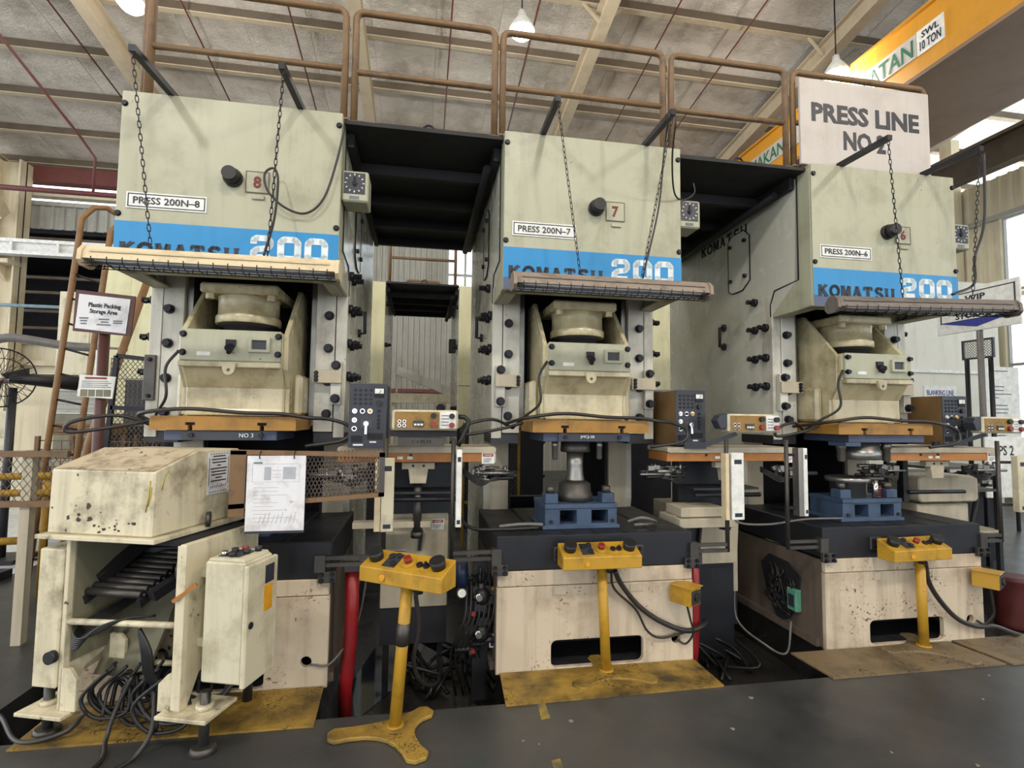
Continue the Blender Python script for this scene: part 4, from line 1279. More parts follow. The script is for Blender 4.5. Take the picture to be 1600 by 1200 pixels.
def transfer_unit(x, label, grip=(1, 1)):
    t = thing('transfer_unit', label, 'transfer unit', (x, 0, 0), 0, 'part transfer units between presses')
    MB().prism(rrect(-0.515, 0.515, 1.335, 1.375, 0.015, 3), 'y', 0.18, 0.52).build('rail_cover', 'robotcream', t)
    bm_ = MB().box(-0.515, 0.43, 0.19, 0.5, 1.272, 1.334).build('beam', 'orange', t, 0.003)
    for dx in (-0.21, -0.05):
        MB().cyl((dx, 0.19, 1.32), (dx, 0.183, 1.32), 0.009, n=8).build('bolt', 'bolt', bm_)
    for dx in (-0.12, -0.055):
        MB().box(dx-0.018, dx+0.018, 0.186, 0.19, 1.292, 1.31).build('sticker', 'white', bm_)
    MB().box(0.43, 0.515, 0.19, 0.5, 1.272, 1.334).build('beam_end', 'robotcream', t)
    danger_label(t, 0.462, 0.188, 1.3)
    tb = plate_mesh('t_bracket', [(-0.105, 1.262), (-0.105, 1.225), (-0.062, 1.225), (-0.05, 1.13), (0.05, 1.13), (0.062, 1.225), (0.105, 1.225), (0.105, 1.262)], [], 0.05, 'robotcream', 0.003)
    o = link('t_bracket', tb, t, (0, 0.24, 0))
    for dx in (-0.035, 0.035):
        MB().cyl((dx, 0, 1.245), (dx, -0.006, 1.245), 0.009, n=8).build('bolt', 'bolt', o)
    MB().box(-0.27, 0.25, 0.5, 0.6, 0.88, 1.27).build('back_box', 'bolster', t)
    MB().cyl((0.0, 0.3, 0.78), (0.0, 0.3, 1.13), 0.03, n=14).cyl((0, 0.3, 0.76), (0, 0.3, 0.8), 0.042, n=14).build('column', 'darksteel', t)
    MB().box(-0.27, 0.26, 0.26, 0.48, 1.055, 1.07).build('shelf', 'black', t)
    MB().cyl((-0.27, 0.25, 1.02), (0.26, 0.25, 1.02), 0.016, n=10).build('cross_shaft', 'bolt', t)
    MB().box(-0.42, 0.09, 0.28, 0.36, 0.83, 0.87).build('link_bar', 'robotcream', t)
    cb_ = MB().box(-0.245, 0.22, 0.48, 1.0, 0.236, 0.885).build('base_cabinet', 'robotcream', t, 0.006)
    danger_label(cb_, 0.145, 0.48, 0.81, 0.09, 0.075)
    MB().tube([(-0.04+0.06, 0.476, 0.87), (0.025, 0.474, 0.78)], 0.005, 6).cyl((0.02, 0.47, 0.775), (0.03, 0.47, 0.75), 0.018, n=8).bar((0.03, 0.47, 0.75), (0.02, 0.47, 0.63), 0.022, 0.012, (0, 1, 0)).build('hanging_key', 'rubber', cb_)
    MB().box(-0.24, 0.22, 0.5, 0.98, -0.02, 0.235).build('skirt', 'black', t)
    for sx in (-0.2, 0.18):
        MB().box(sx-0.02, sx+0.02, 0.55, 0.6, -0.3, -0.02).build('leg', 'black', t)
    for s in (-1, 1):
        if not grip[0 if s < 0 else 1]:
            continue
        g = MB()
        clutter(g, (s*0.5, 0.27, 1.2), 0.12, 0.025, 0.05, 22)
        g.build('gripper_fingers', 'steel', t)
        g2 = MB()
        clutter(g2, (s*0.52, 0.29, 1.175), 0.15, 0.02, 0.06, 12, 0.008, 0.018)
        for k in range(4):
            wire(g2, [(s*0.3, 0.3, 1.22-k*0.01), (s*0.42, 0.22, 1.15-k*0.012), (s*0.55, 0.24, 1.15+k*0.012), (s*0.68, 0.3, 1.19)], 0.006, 5, 5)
        g2.build('gripper_hoses', 'rubber', t)
    return t
t87 = transfer_unit(-1.15, 'orange and cream transfer unit between press N-8 and N-7')
t76 = transfer_unit(1.12, 'orange and cream transfer unit between press N-7 and N-6')
t6x = transfer_unit(2.95, 'orange and cream transfer unit beyond press N-6, seen end on', (1, 1))
for ch in list(t6x.children):
    if ch.name.split('.')[0] in ('base_cabinet', 'skirt', 'leg', 'back_box', 'link_bar', 'column', 'shelf'):
        for g in list(ch.children):
            for h_ in list(g.children):
                bpy.data.objects.remove(h_)
            bpy.data.objects.remove(g)
        bpy.data.objects.remove(ch)
# big rounded cream arm of the unit beyond N-6
MB().prism(rrect(3.0-2.95, 3.6-2.95, 0.9, 1.12, 0.04, 4), 'y', 0.45, 0.75).build('arm_cover', 'robotcream', t6x, 0.01)
MB().box(0.08, 0.6, 0.5, 0.9, -0.05, 0.88).build('base_cabinet', 'robotcream', t6x, 0.008)
MB().box(-0.05, 0.0, 0.5, 0.56, 0.9, 1.25).build('column', 'black', t6x)
for x, pts in ((-0.85, None),):
    pass
# small side tables on the right of each gap: cream block and sloped chute
cc = thing('chute_table', 'cream chute block beside press N-7 below the transfer beam', 'chute', (0.9, 0.2, 0))
MB().box(-0.18, 0.16, 0.0, 0.25, 0.87, 0.94).build('chute_block', 'robotcream', cc, 0.006)
MB().prism([(-0.21, 0.8), (0.22, 0.8), (0.22, 0.865), (-0.21, 0.865)], 'y', -0.03, 0.3).build('chute_top', 'robotcream', cc, 0.004)
MB().prism([(0.06, 0.48), (0.38, 0.48), (0.40, 0.80), (0.1, 0.80)], 'y', 0.2, 0.24).build('front_panel', 'robotcream', cc, 0.003)
MB().box(-0.1, 0.38, 0.25, 0.5, -0.3, 0.8).build('pedestal', 'bolster', cc)

# ================================================================ operator cabinets and pendants
def dot(key, r, d, mat, n=12):
    if key not in BOLT:
        BOLT[key] = MB().cyl((0, 0, 0), (0, -d, 0), r, n=n).mesh('button', mat)
    return BOLT[key]

def operator_cabinet(loc, label, depth, side):
    t = thing('operator_cabinet', label, 'control cabinet', loc, 0, 'black operator cabinets on the transfer beams')
    W_, H = 0.23, 0.4
    MB().box(0, W_, 0.006, depth, 0, H).build('case', side, t, 0.004)
    MB().box(0, W_, 0, 0.006, 0, H).build('front_panel', 'panelblack', t)
    for r in range(4):
        for c in range(4):
            link('button', dot('lampdot', 0.008, 0.006, 'bolt', 8), t, (0.035+c*0.032, 0, H-0.04-r*0.028))
    g = MB().box(0.152, 0.212, -0.006, 0, H-0.085, H-0.025).build('meter', 'void', t)
    MB().box(0.155, 0.209, -0.008, -0.006, H-0.06, H-0.029).build('meter_face', 'white', g)
    MB().bar((0.182, -0.009, H-0.058), (0.195, -0.009, H-0.036), 0.003, 0.001, (0, 1, 0)).build('meter_needle', 'letter', g)
    link('selector', dot('seldot', 0.017, 0.022, 'rubber'), t, (0.182, 0, H-0.12))
    for i, (x, z) in enumerate(((0.035, 0.228), (0.082, 0.228), (0.128, 0.228), (0.035, 0.172), (0.035, 0.118))):
        o = link('button', dot('ringdot', 0.016, 0.006, 'chrome', 16), t, (x, 0, z))
        link('button_cap', dot('capdot%d' % (i % 3), 0.010, 0.014, ('white', 'rubber', 'gold')[i % 3], 12), o, (0, -0.002, 0))
    for z in (0.23, 0.2, 0.175, 0.15, 0.125):
        link('button', dot('lampdot2', 0.009, 0.01, 'void', 10), t, (0.182, 0, z))
    s = MB().box(0.075, 0.14, -0.003, 0, 0.125, 0.17).build('switch_plate', 'darksteel', t)
    MB().cyl((0.108, -0.003, 0.15), (0.108, -0.03, 0.15), 0.016, n=12).bar((0.108, -0.026, 0.155), (0.108, -0.03, 0.085), 0.014, 0.01, (0, 1, 0)).build('key_switch', 'chrome', s)
    MB().box(0.018, 0.085, -0.004, 0, 0.035, 0.075).build('counter_window', 'void', t)
    MB().box(0.115, 0.21, -0.003, 0, 0.05, 0.09).build('thumbwheel', 'void', t)
    MB().box(0.03, 0.09, -0.002, 0, 0.012, 0.022).build('tape_label', 'paper', t)
    MB().box(0.13, 0.17, -0.004, 0, 0.03, 0.04).build('tape_label', 'paper', t)
    return t
operator_cabinet((-1.585, 0.06, 1.376), 'black operator cabinet with dials beside press N-8', 0.3, 'panelblack')
operator_cabinet((0.682, 0.2, 1.388), 'black operator cabinet with brown side beside press N-7', 0.4, 'brownside')
operator_cabinet((2.972, 0.2, 1.388), 'black operator cabinet with brown side beyond press N-6', 0.45, 'brownside')

def pendant(loc, rotz, label, arm):
    t = thing('pendant_panel', label, 'control panel', loc, rotz, 'amber pendant panels on the transfer beams')
    MB().box(-0.205, 0.205, 0, 0.1, 0, 0.128).build('case', 'cabinet', t, 0.012)
    MB().box(-0.19, 0.085, -0.004, 0.0, 0.012, 0.116).build('membrane', 'amber', t)
    MB().box(0.09, 0.19, -0.004, 0.0, 0.012, 0.116).build('label_plate', 'white', t)
    ln = MB()
    for k in range(4):
        ln.box(0.1, 0.145, -0.005, -0.004, 0.03+k*0.02, 0.036+k*0.02)
    ln.build('label_print', 'print', t)
    for x, z in ((-0.16, 0.055), (-0.13, 0.055), (-0.16, 0.03), (-0.13, 0.03)):
        o = link('button', dot('ring2', 0.011, 0.006, 'chrome', 12), t, (x, -0.004, z))
        link('button_cap', dot('cap2', 0.007, 0.01, 'rubber', 10), o, (0, 0, 0))
    MB().box(-0.075, -0.01, -0.012, -0.004, 0.025, 0.06).build('keypad', 'panelblack', t)
    for k in range(3):
        MB().box(-0.07+k*0.02, -0.055+k*0.02, -0.015, -0.012, 0.03, 0.042).build('key', 'white', t)
    for x, z, m in ((0.05, 0.092, 'rubber'), (0.05, 0.037, 'redbtn'), (0.165, 0.09, 'rubber'), (0.165, 0.033, 'redbtn')):
        link('knob', dot('knob'+m, 0.018, 0.022, m, 16), t, (x, -0.004, z))
    if arm > 0:
        MB().tube([(0.2, 0.05, 0.09), (0.25, 0.05, 0.085), (0.275, 0.05, 0.065), (0.27, 0.05, 0.03), (0.23, 0.05, -0.06), (0.21, 0.05, -0.1)], 0.016, 10).build('handle', 'rubber', t)
        MB().box(-0.22, 0.2, 0.02, 0.12, -0.04, -0.005).build('bracket', 'void', t)
        mp = MB().box(-0.17, 0.12, 0.03, 0.12, -0.1, -0.045).build('maker_block', 'darksteel', t)
        text('ORII', -0.025, 0.03, -0.072, 0.12, 0.02, 'void', mp)
    else:
        MB().prism([(-0.05, 0.02), (0.0, 0.03), (0.0, 0.13), (-0.05, 0.12), (-0.08, 0.08)], 'y', 0.01, 0.09).build('side_bracket', 'panelblack', t, 0.004, (-0.205, 0, 0))
        MB().bar((-0.1, 0.06, -0.01), (-0.26, 0.2, -0.1), 0.03, 0.03).bar((-0.26, 0.2, -0.1), (-0.42, 0.22, -0.1), 0.03, 0.05).build('swing_arm', 'panelblack', t)
    return t
pendant((-1.112, 0.0, 1.488), 0.0, 'amber pendant panel with black handle on the transfer beam beside press N-7', 1)
pendant((1.16, -0.02, 1.49), 0.03, 'amber pendant panel on a swing arm beside press N-6', -1)
pendant((3.36, 0.05, 1.495), 0.05, 'amber pendant panel at the far side of the presses, cut by the frame', -1)

# ================================================================ light curtains
def light_curtain(pole_x, bar_x, arm_x, y, w, d, label, mat, zb=0.905, zt=1.375, backmat='white', py=None):
    t = thing('light_curtain', label, 'light curtain', (0, 0, 0), 0, 'light curtain bars beside the presses')
    MB().box(bar_x-w/2, bar_x+w/2, y, y+d, zb, zt).build('sensor_bar', mat, t, 0.004)
    MB().box(bar_x-w*0.3, bar_x+w*0.3, y-0.001, y, zt-0.075, zt-0.045).build('sensor_label', 'letter', t)
    MB().box(bar_x-w*0.3, bar_x+w*0.3, y-0.001, y, zb+0.02, zb+0.045).build('sensor_label', 'letter', t)
    py = y+d+0.02 if py is None else py
    MB().cyl((pole_x, py, 0.69), (pole_x, py, 1.44), 0.014, n=12).build('pole', 'darksteel', t)
    for z in (zb+0.05, zt-0.05):
        MB().bar((pole_x, py, z), (bar_x, y+d, z), 0.02, 0.02).build('clamp', 'bolt', t)
    for z in (0.7, 0.74):
        MB().bar((pole_x, py, z), (arm_x, py, z), 0.022, 0.022).build('arm', 'darksteel', t)
    MB().box(arm_x-0.03, arm_x+0.03, py-0.03, py+0.02, 0.665, 0.76).build('arm_bracket', 'darksteel', t)
    return t
l1 = light_curtain(-1.345, -1.325, -1.70, -0.15, 0.072, 0.05, 'dirty cream light curtain bar between the paper plan and press N-8 base', 'cabinet', 0.895, 1.325)
MB().box(-1.40, -1.365, -0.13, -0.10, 0.895, 1.32).build('sensor_back', 'fixture', l1)
light_curtain(-0.937, -0.903, -0.66, -0.12, 0.034, 0.04, 'slim bright white light curtain bar beside press N-7', 'white')
l3 = light_curtain(0.915, 0.962, 0.66, -0.12, 0.09, 0.04, 'wide white light curtain bar at the far side of press N-7', 'white', 0.91, 1.355)
MB().box(0.875, 0.9, -0.115, -0.06, 0.91, 1.35).build('sensor_back', 'fixture', l3)
l4 = light_curtain(1.378, 1.475, 1.64, -0.12, 0.028, 0.05, 'white light curtain bar with grey side beside press N-6', 'white', 0.923, 1.387)
MB().box(1.425, 1.46, -0.11, -0.05, 0.923, 1.387).build('sensor_back', 'steel', l4)
light_curtain(3.16, 3.3, 2.97, -0.12, 0.1, 0.05, 'white light curtain bar at the frame edge beyond press N-6', 'cabinet', 0.915, 1.33)

# ================================================================ mesh guard with the paper plan
mg = thing('mesh_guard', 'expanded mesh guard in a rusty frame behind the paper plan', 'guard', (0, -0.3, 0))
for nm, p in (('frame_bar', [(-2.14, 1.36), (-1.335, 1.345), (-1.335, 1.37), (-2.14, 1.385)]), ('frame_bar', [(-2.14, 1.07), (-1.335, 1.125), (-1.335, 1.15), (-2.14, 1.095)]),
              ('frame_bar', [(-1.365, 1.125), (-1.335, 1.127), (-1.335, 1.37), (-1.365, 1.37)])):
    MB().prism(p, 'y', -0.015, 0.015).build(nm, 'rail' if p[0][0] < -2 else 'darksteel', mg)
MB().box(-2.14, -2.06, -0.015, 0.02, 1.03, 1.38).build('frame_post', 'rail', mg)
em = MB()
expanded_mesh(em, (-2.06, 0, 1.10), (0.69, 0, 0.035), (0, 0, 0.255), 34, 6, 0.0028)
em.build('wire_mesh', 'mesh', mg)
pp = thing('paper_plan', 'smudged white paper plan hung on the mesh guard', 'paper', (-1.9, -0.335, 1.155))
MB().box(-0.147, 0.15, -0.003, 0.003, -0.198, 0.2).build('sheet', 'paper', pp)
MB().box(-0.147, 0.15, 0.0035, 0.012, -0.212, 0.19).build('backing_board', 'panelblack', pp)
pl = MB()
for k in range(11):
    w_ = random.uniform(0.05, 0.2)
    pl.box(-0.11, -0.11+w_, -0.0036, -0.003, 0.05-k*0.02, 0.052-k*0.02)
for x0, x1, z0, z1 in ((-0.06, -0.025, 0.07, 0.14), (0.035, 0.1, 0.075, 0.14), (-0.12, 0.12, 0.155, 0.157), (-0.12, 0.12, 0.06, 0.0615), (0.118, 0.12, 0.06, 0.157), (-0.12, -0.118, 0.06, 0.157), (-0.02, 0.03, 0.12, 0.123), (-0.02, 0.03, 0.1, 0.102), (-0.02, 0.03, 0.085, 0.087)):
    pl.box(x0, x1, -0.0036, -0.003, z0, z1)
for k in range(9):
    x = -0.08+k*0.022
    pl.bar((x, -0.0033, -0.16), (x+0.012, -0.0033, -0.12+0.01*(k % 3)), 0.003, 0.0006, (0, 1, 0))
pl.build('printed_lines', plain('pale print', '#a9acb4', 0.7), pp)
MB().box(-0.115, -0.07, -0.0037, -0.003, 0.158, 0.166).build('header_mark', plain('teal header', '#4b7d80', 0.7), pp)
for x in (-0.085, 0.09):
    MB().tube([(x, -0.006, 0.185), (x, -0.012, 0.2), (x, 0.0, 0.215), (x, 0.025, 0.225)], 0.003, 5).build('hook', 'bolt', pp)

# ================================================================ red pipes, air unit
for x, y, zt_, lb in ((-1.531, 0.02, 0.64, 'red hydraulic pipe standing beside press N-8 base'), (0.712, 0.03, 0.6, 'red hydraulic pipe standing beside press N-7 base')):
    t = thing('red_pipe', lb, 'pipe', (x, y, 0), 0, 'red pipes beside the press bases')
    MB().tube([(0, 0, zt_), (0.004, 0, 0.4), (0.0, 0, 0.2), (-0.012, -0.01, 0.05), (-0.02, 0.0, -0.06), (-0.02, 0.03, -0.3)], 0.04, 16).build('pipe', 'red', t)
    MB().box(-0.045, 0.045, -0.045, 0.045, zt_-0.005, zt_+0.07).build('pipe_clamp', 'darksteel', t, 0.004)
au = thing('air_unit', 'black air filter and valve cluster mounted beside press N-7 base', 'air unit', (-0.72, 0.08, 0.0))
MB().box(-0.06, 0.04, 0.06, 0.12, -0.25, 0.62).build('mounting_plate', 'black', au)
for z in (0.43, 0.2):
    o = MB().lathe([(0.03, -0.05), (0.045, -0.03), (0.05, 0.0), (0.045, 0.03), (0.02, 0.05)], (-0.005, 0.0, z), n=20).build('filter_bowl', 'chrome' if z > 1 else 'rubber', au)
    MB().lathe([(0.012, -0.03), (0.03, -0.015), (0.034, 0.0), (0.02, 0.02)], (-0.03, -0.03, z), (0, -1, 0), n=16).build('bowl_cap', 'chrome', o)
    MB().cyl((-0.065, -0.02, z-0.1), (-0.065, -0.045, z-0.1), 0.014, n=10).build('red_knob', 'redbtn', au)
gz = MB().cyl((-0.14, 0.0, 0.46), (-0.14, -0.03, 0.46), 0.032, n=18).build('gauge', 'darksteel', au)
MB().cyl((-0.14, -0.03, 0.46), (-0.14, -0.034, 0.46), 0.026, n=18).build('gauge_face', 'white', gz)
MB().cyl((-0.14, 0.0, 0.5), (-0.14, 0.0, 0.65), 0.04, n=14).build('regulator', plain('dark blue regulator', '#1c2a48', 0.4), au)
for z, h in ((0.41, 0.07), (0.1, 0.08)):
    MB().box(0.045, 0.085, 0.0, 0.02, z, z+h).build('rating_plate', 'paper' if z < 0.3 else 'amber', au)
    MB().box(0.051, 0.079, -0.002, 0.0, z+0.01, z+h-0.02).build('rating_print', 'panelblack', au)
vb = MB()
clutter(vb, (-0.02, 0.03, 0.32), 0.09, 0.28, 0.04, 34, 0.008, 0.024)
vb.build('valve_bodies', 'black', au)
vh = MB()
for k in range(7):
    wire(vh, [(-0.1+0.03*k, 0.05, 0.55), (-0.12+0.03*k, -0.03, 0.3), (-0.2+0.03*k, 0.05, 0.05), (-0.15+0.05*k, 0.2, -0.28)], 0.008, 6, 5)
vh.build('air_hoses', 'rubber', au)

# cables and hoses on the bolsters and in the pit
cable([(-0.62, 0.1, 0.86), (-0.5, 0.1, 0.87), (-0.42, 0.08, 0.875), (-0.33, 0.08, 0.87)], 0.012, 'dark hose with steel end lying on the bolster left of the N-7 die', 'hosegrey', 'hose')
cable([(-0.86, 0.35, 1.05), (-0.87, 0.25, 0.92), (-0.8, 0.1, 0.855), (-0.6, 0.06, 0.85), (-0.36, 0.06, 0.855)], 0.012, 'black hose curving down onto the N-7 bolster', 'rubber', 'hose')
cable([(0.28, 0.12, 0.87), (0.36, 0.08, 0.9), (0.45, 0.1, 0.88), (0.5, 0.16, 0.85), (0.42, 0.12, 0.85), (0.32, 0.1, 0.85)], 0.011, 'grey hose coiled on the N-7 bolster beside the die', 'hosegrey', 'hose')
cable([(0.98, 0.0, 1.0), (1.05, 0.1, 0.95), (1.1, 0.1, 0.85), (1.3, 0.05, 0.84), (1.6, 0.05, 0.87), (1.95, 0.1, 0.86)], 0.008, 'pale hose running across to the N-6 die', 'hosegrey', 'hose')
cable([(1.35, 0.55, 0.75), (1.33, 0.5, 0.4), (1.3, 0.45, 0.05), (1.36, 0.2, -0.05), (1.5, 0.15, -0.1), (1.58, 0.2, 0.1)], 0.008, 'thin pale hose looping into the pit before press N-6', 'hosegrey', 'hose')
cable([(-1.2, -0.45, 0.86), (-1.35, -0.3, 0.82), (-1.42, -0.1, 0.7), (-1.5, 0.1, 0.3), (-1.62, -0.07, 0.14), (-1.74, -0.075, 0.135)], 0.006, 'thin brown wire trailing to the hole in press N-8 base', 'hosegrey')
for sd, (x, lb) in zip((1, 2), ((-1.0, 'dark oily hose heap in the pit between press N-8 and N-7'), (1.1, 'dark oily hose heap in the pit between press N-7 and N-6'))):
    hb = MB()
    for k in range(9):
        wire(hb, [(x+random.uniform(-0.3, 0.3), random.uniform(0.1, 0.7), -0.28), (x+random.uniform(-0.3, 0.3), random.uniform(0.2, 0.8), -0.2), (x+random.uniform(-0.3, 0.3), random.uniform(0.3, 1.0), -0.1), (x+random.uniform(-0.3, 0.3), random.uniform(0.3, 1.0), -0.28)], 0.012, 6, 5)
    o = tag(hb.build('hose_heap', 'rubber'), lb, 'hose')
    o['kind'] = 'stuff'

# ================================================================ the feeder in front
fd = thing('roller_feeder', 'dirty cream roller feeder with hood standing in front of press N-8', 'machine', (-2.117, -0.64, 0), -math.radians(18.3))
hd = MB().prism([(0.0, 0.978), (0.005, 1.292), (0.285, 1.382), (0.62, 1.372), (0.62, 0.978)], 'x', -0.882, -0.3)
ho = hd.build('hood', 'cream', fd, 0.008)
MB().hexa([(-0.872, 0.008, 1.294), (-0.872, 0.008, 1.296), (-0.872, 0.282, 1.383), (-0.872, 0.282, 1.385), (-0.308, 0.008, 1.294), (-0.308, 0.008, 1.296), (-0.308, 0.282, 1.383), (-0.308, 0.282, 1.385)]).build('hood_slope', 'creamtop', ho)
il = MB().box(-0.3, -0.297, 0.36, 0.53, 1.13, 1.36).build('instruction_label', 'paper', ho)
im = MB()
for k in range(9):
    w_ = (0.1, 0.12, 0.11, 0.03, 0.13, 0.12, 0.12, 0.05, 0.12)[k]
    im.box(-0.297, -0.2965, 0.445-w_/2, 0.445+w_/2, 1.335-k*0.017, 1.342-k*0.017)
for k in range(7):
    im.box(-0.297, -0.2965, 0.375+k*0.021, 0.387+k*0.021, 1.35, 1.354).box(-0.297, -0.2965, 0.375+k*0.021, 0.387+k*0.021, 1.14, 1.144)
for y in (0.366, 0.52):
    im.box(-0.297, -0.2965, y, y+0.004, 1.18, 1.33)
for k in range(8):
    im.bar((-0.2968, 0.38+k*0.017, 1.165), (-0.2968, 0.39+k*0.017, 1.175+0.005*(k % 2)), 0.004, 0.0008, (1, 0, 0))
im.build('label_print', 'printdark', il)
MB().box(-0.915, -0.255, -0.03, 0.63, 0.955, 0.977).build('hood_flange', 'cream', fd, 0.003)
MB().cyl((-0.262, 0.32, 1.01), (-0.245, 0.33, 1.01), 0.04, n=22).build('flange_knob', 'darksteel', fd)
MB().prism([(0.0, 0.19), (0.05, 0.19), (0.12, 0.32), (0.55, 0.45), (0.55, 0.955), (0.0, 0.955)], 'x', -0.14, -0.105).build('side_frame', 'cream', fd, 0.003)
MB().box(-0.148, -0.1, -0.006, 0.0, 0.2, 0.95).build('frame_flange', 'cream', fd, 0.002)
MB().prism([(0.0, 0.142), (0.05, 0.142), (0.12, 0.3), (0.55, 0.45), (0.55, 0.955), (0.0, 0.955)], 'x', -0.762, -0.74).build('side_frame', 'cream', fd, 0.003)
MB().prism([(-0.01, 0.245), (0.36, 0.3), (0.36, 0.93), (-0.01, 0.905)], 'x', -0.9, -0.765).build('side_cover', 'cream', fd, 0.006)
MB().cyl((-0.78, -0.012, 0.4), (-0.78, -0.04, 0.4), 0.03, n=18).build('cover_knob', 'rubber', fd)
orii = MB().box(-0.115, -0.111, 0.245, 0.36, 0.865, 0.925).build('maker_plate', 'void', fd)
text('ORII', -0.1105, 0.302, 0.895, 0.085, 0.035, 'steel', orii, PI/2, bold=0.02)
MB().box(-0.115, -0.111, 0.16, 0.21, 0.85, 0.915).build('rating_plate', 'darksteel', fd)
# roller table
rb_ = MB().cyl((-0.735, 0, 0), (-0.42, 0, 0), 0.0195, n=14).mesh('roller', 'darksteel')
for k in range(10):
    link('roller', rb_, fd, (0, 0.1+k*0.04, 0.675+k*0.015))
for x in (-0.735, -0.42):
    MB().bar((x, 0.08, 0.635), (x, 0.50, 0.79), 0.02, 0.045).build('roller_rail', 'black', fd)
for k in range(8):
    MB().cyl((-0.42, 0.1+k*0.04, 0.675+k*0.015), (-0.395, 0.1+k*0.04, 0.675+k*0.015), 0.011, n=8).build('roller_nut', 'bolt', fd)
MB().bar((-0.72, 0.15, 0.72), (-0.66, 0.46, 0.92), 0.06, 0.05).build('tension_arm', 'black', fd)
MB().bar((-0.37, 0.1, 0.67), (-0.3, 0.4, 0.78), 0.05, 0.05).build('tension_arm', 'black', fd)
MB().cyl((-0.3, 0.2, 0.78), (-0.23, 0.22, 0.78), 0.06, n=20).build('drive_drum', 'darksteel', fd)
MB().box(-0.735, -0.15, 0.53, 0.55, 0.6, 0.95).build('hood_shade_back', 'void', fd)  # near-black sheets here paint the shade under the hood
MB().box(-0.735, -0.15, 0.06, 0.53, 0.93, 0.95).build('hood_shade_top', 'void', fd)
MB().box(-0.74, -0.732, 0.03, 0.53, 0.36, 0.945).build('hood_shade_side', 'grimegrey', fd)  # grey green sheet added to darken the left inside, painted shade
MB().box(-0.155, -0.142, 0.04, 0.53, 0.5, 0.93).build('hood_shade_side', 'void', fd)
MB().prism([(0.16, 0.24), (0.18, 0.24), (0.42, 0.66), (0.40, 0.66)], 'x', -0.735, -0.44).build('drip_sheet', 'grimegrey', fd)
for y, z, x0 in ((0.02, 0.555, -0.74), (0.25, 0.27, -0.74), (0.36, 0.66, -0.42)):
    MB().tube([(x0, y, z), (-0.15, y, z+0.02)], 0.015, 10).build('tie_rod', 'cream', fd)
MB().bar((-0.147, -0.02, 0.7), (-0.06, 0.02, 0.77), 0.02, 0.016).build('clip_handle', 'orange', fd)
for s, x in ((-1, -0.81), (1, -0.06)):
    dz = -0.045 if s < 0 else 0.008
    foot = MB().box(x-0.13, x+0.13, -0.05, 0.17, 0.168+dz, 0.186+dz).build('foot_plate', 'cream', fd, 0.003)
    MB().cyl((x+0.05*s, 0.05, 0.0), (x+0.05*s, 0.05, 0.275), 0.023, n=12).build('levelling_screw', 'darksteel', foot)
    MB().cyl((x+0.05*s, 0.05, 0.186+dz), (x+0.05*s, 0.05, 0.21+dz), 0.04, n=8).build('levelling_nut', 'cream', foot)
    MB().cyl((x+0.05*s, 0.05, 0.0), (x+0.05*s, 0.05, 0.03), 0.065, 0.05, n=14).build('floor_pad', 'darksteel', foot)
    gx = -0.75 if s < 0 else -0.15
    MB().prism([(gx+0.0, 0.142), (gx+0.09, 0.142), (gx+0.09, 0.29), (gx+0.05, 0.34), (gx, 0.34)] if s < 0 else [(gx-0.07, 0.187), (gx, 0.187), (gx, 0.36), (gx-0.02, 0.36), (gx-0.07, 0.31)], 'y', 0.0, 0.02).build('gusset', 'cream', fd, 0.002)
MB().prism([(-0.69, 0.28), (-0.6, 0.28), (-0.6, 0.4), (-0.63, 0.43), (-0.69, 0.43)], 'y', 0.2, 0.22).build('gusset', 'cream', fd, 0.002)
for x in (-0.80, -0.08):
    MB().cyl((x, 0.47, 0.0), (x, 0.47, 0.45), 0.025, n=10).build('rear_leg', 'black', fd)
ch = MB()
for k in range(22):
    x = random.choice([random.uniform(-0.86, -0.32), random.uniform(-0.72, -0.48)])
    z = 0.985+abs(random.gauss(0, 0.06))
    s = random.uniform(0.003, 0.016)
    ch.prism([(x+s*math.cos(a)*random.uniform(0.5, 1.4), z+s*math.sin(a)*random.uniform(0.4, 1.2)) for a in (0, 1.1, 2.2, 3.3, 4.4, 5.5)], 'y', -0.0012+0.005*(z-0.98)/0.31, 0.004+0.005*(z-0.98)/0.31)
ch.build('paint_chips', plain('bare brown chips', '#3d2f26', 0.6), ho)['kind'] = 'stuff'
cy = MB()
for x0, z0, x1, z1 in ((-0.335, 1.1, -0.32, 1.25), (-0.325, 1.13, -0.312, 1.22)):
    cy.tube([(x0, 0.0, z0), ((x0+x1)/2+0.004, 0.001, (z0+z1)/2), (x1, 0.001, z1)], 0.003, 5)
cy.tube([(-0.2985, 0.05, 1.2), (-0.2985, 0.07, 1.27), (-0.2985, 0.09, 1.29)], 0.003, 5)
cy.build('crayon_marks', plain('dull yellow crayon', '#b3a148', 0.7), ho)
tg = MB()
for k in range(16):
    x, y = random.uniform(-0.66, -0.2), random.uniform(0.02, 0.4)
    r = random.uniform(0.05, 0.12)
    wire(tg, [(x, y, 0.32), (x-r, y-0.04, 0.2), (x-0.3*r, y-0.02, 0.2-r), (x+r, y+0.03, 0.18-r*0.6), (x+r*0.7, y+0.05, 0.26), (x-0.4*r, y+0.06, 0.22), (x-0.2*r, y, 0.08)], 0.009, 6, 6)
tg.build('cable_tangle', 'rubber', fd)['kind'] = 'stuff'
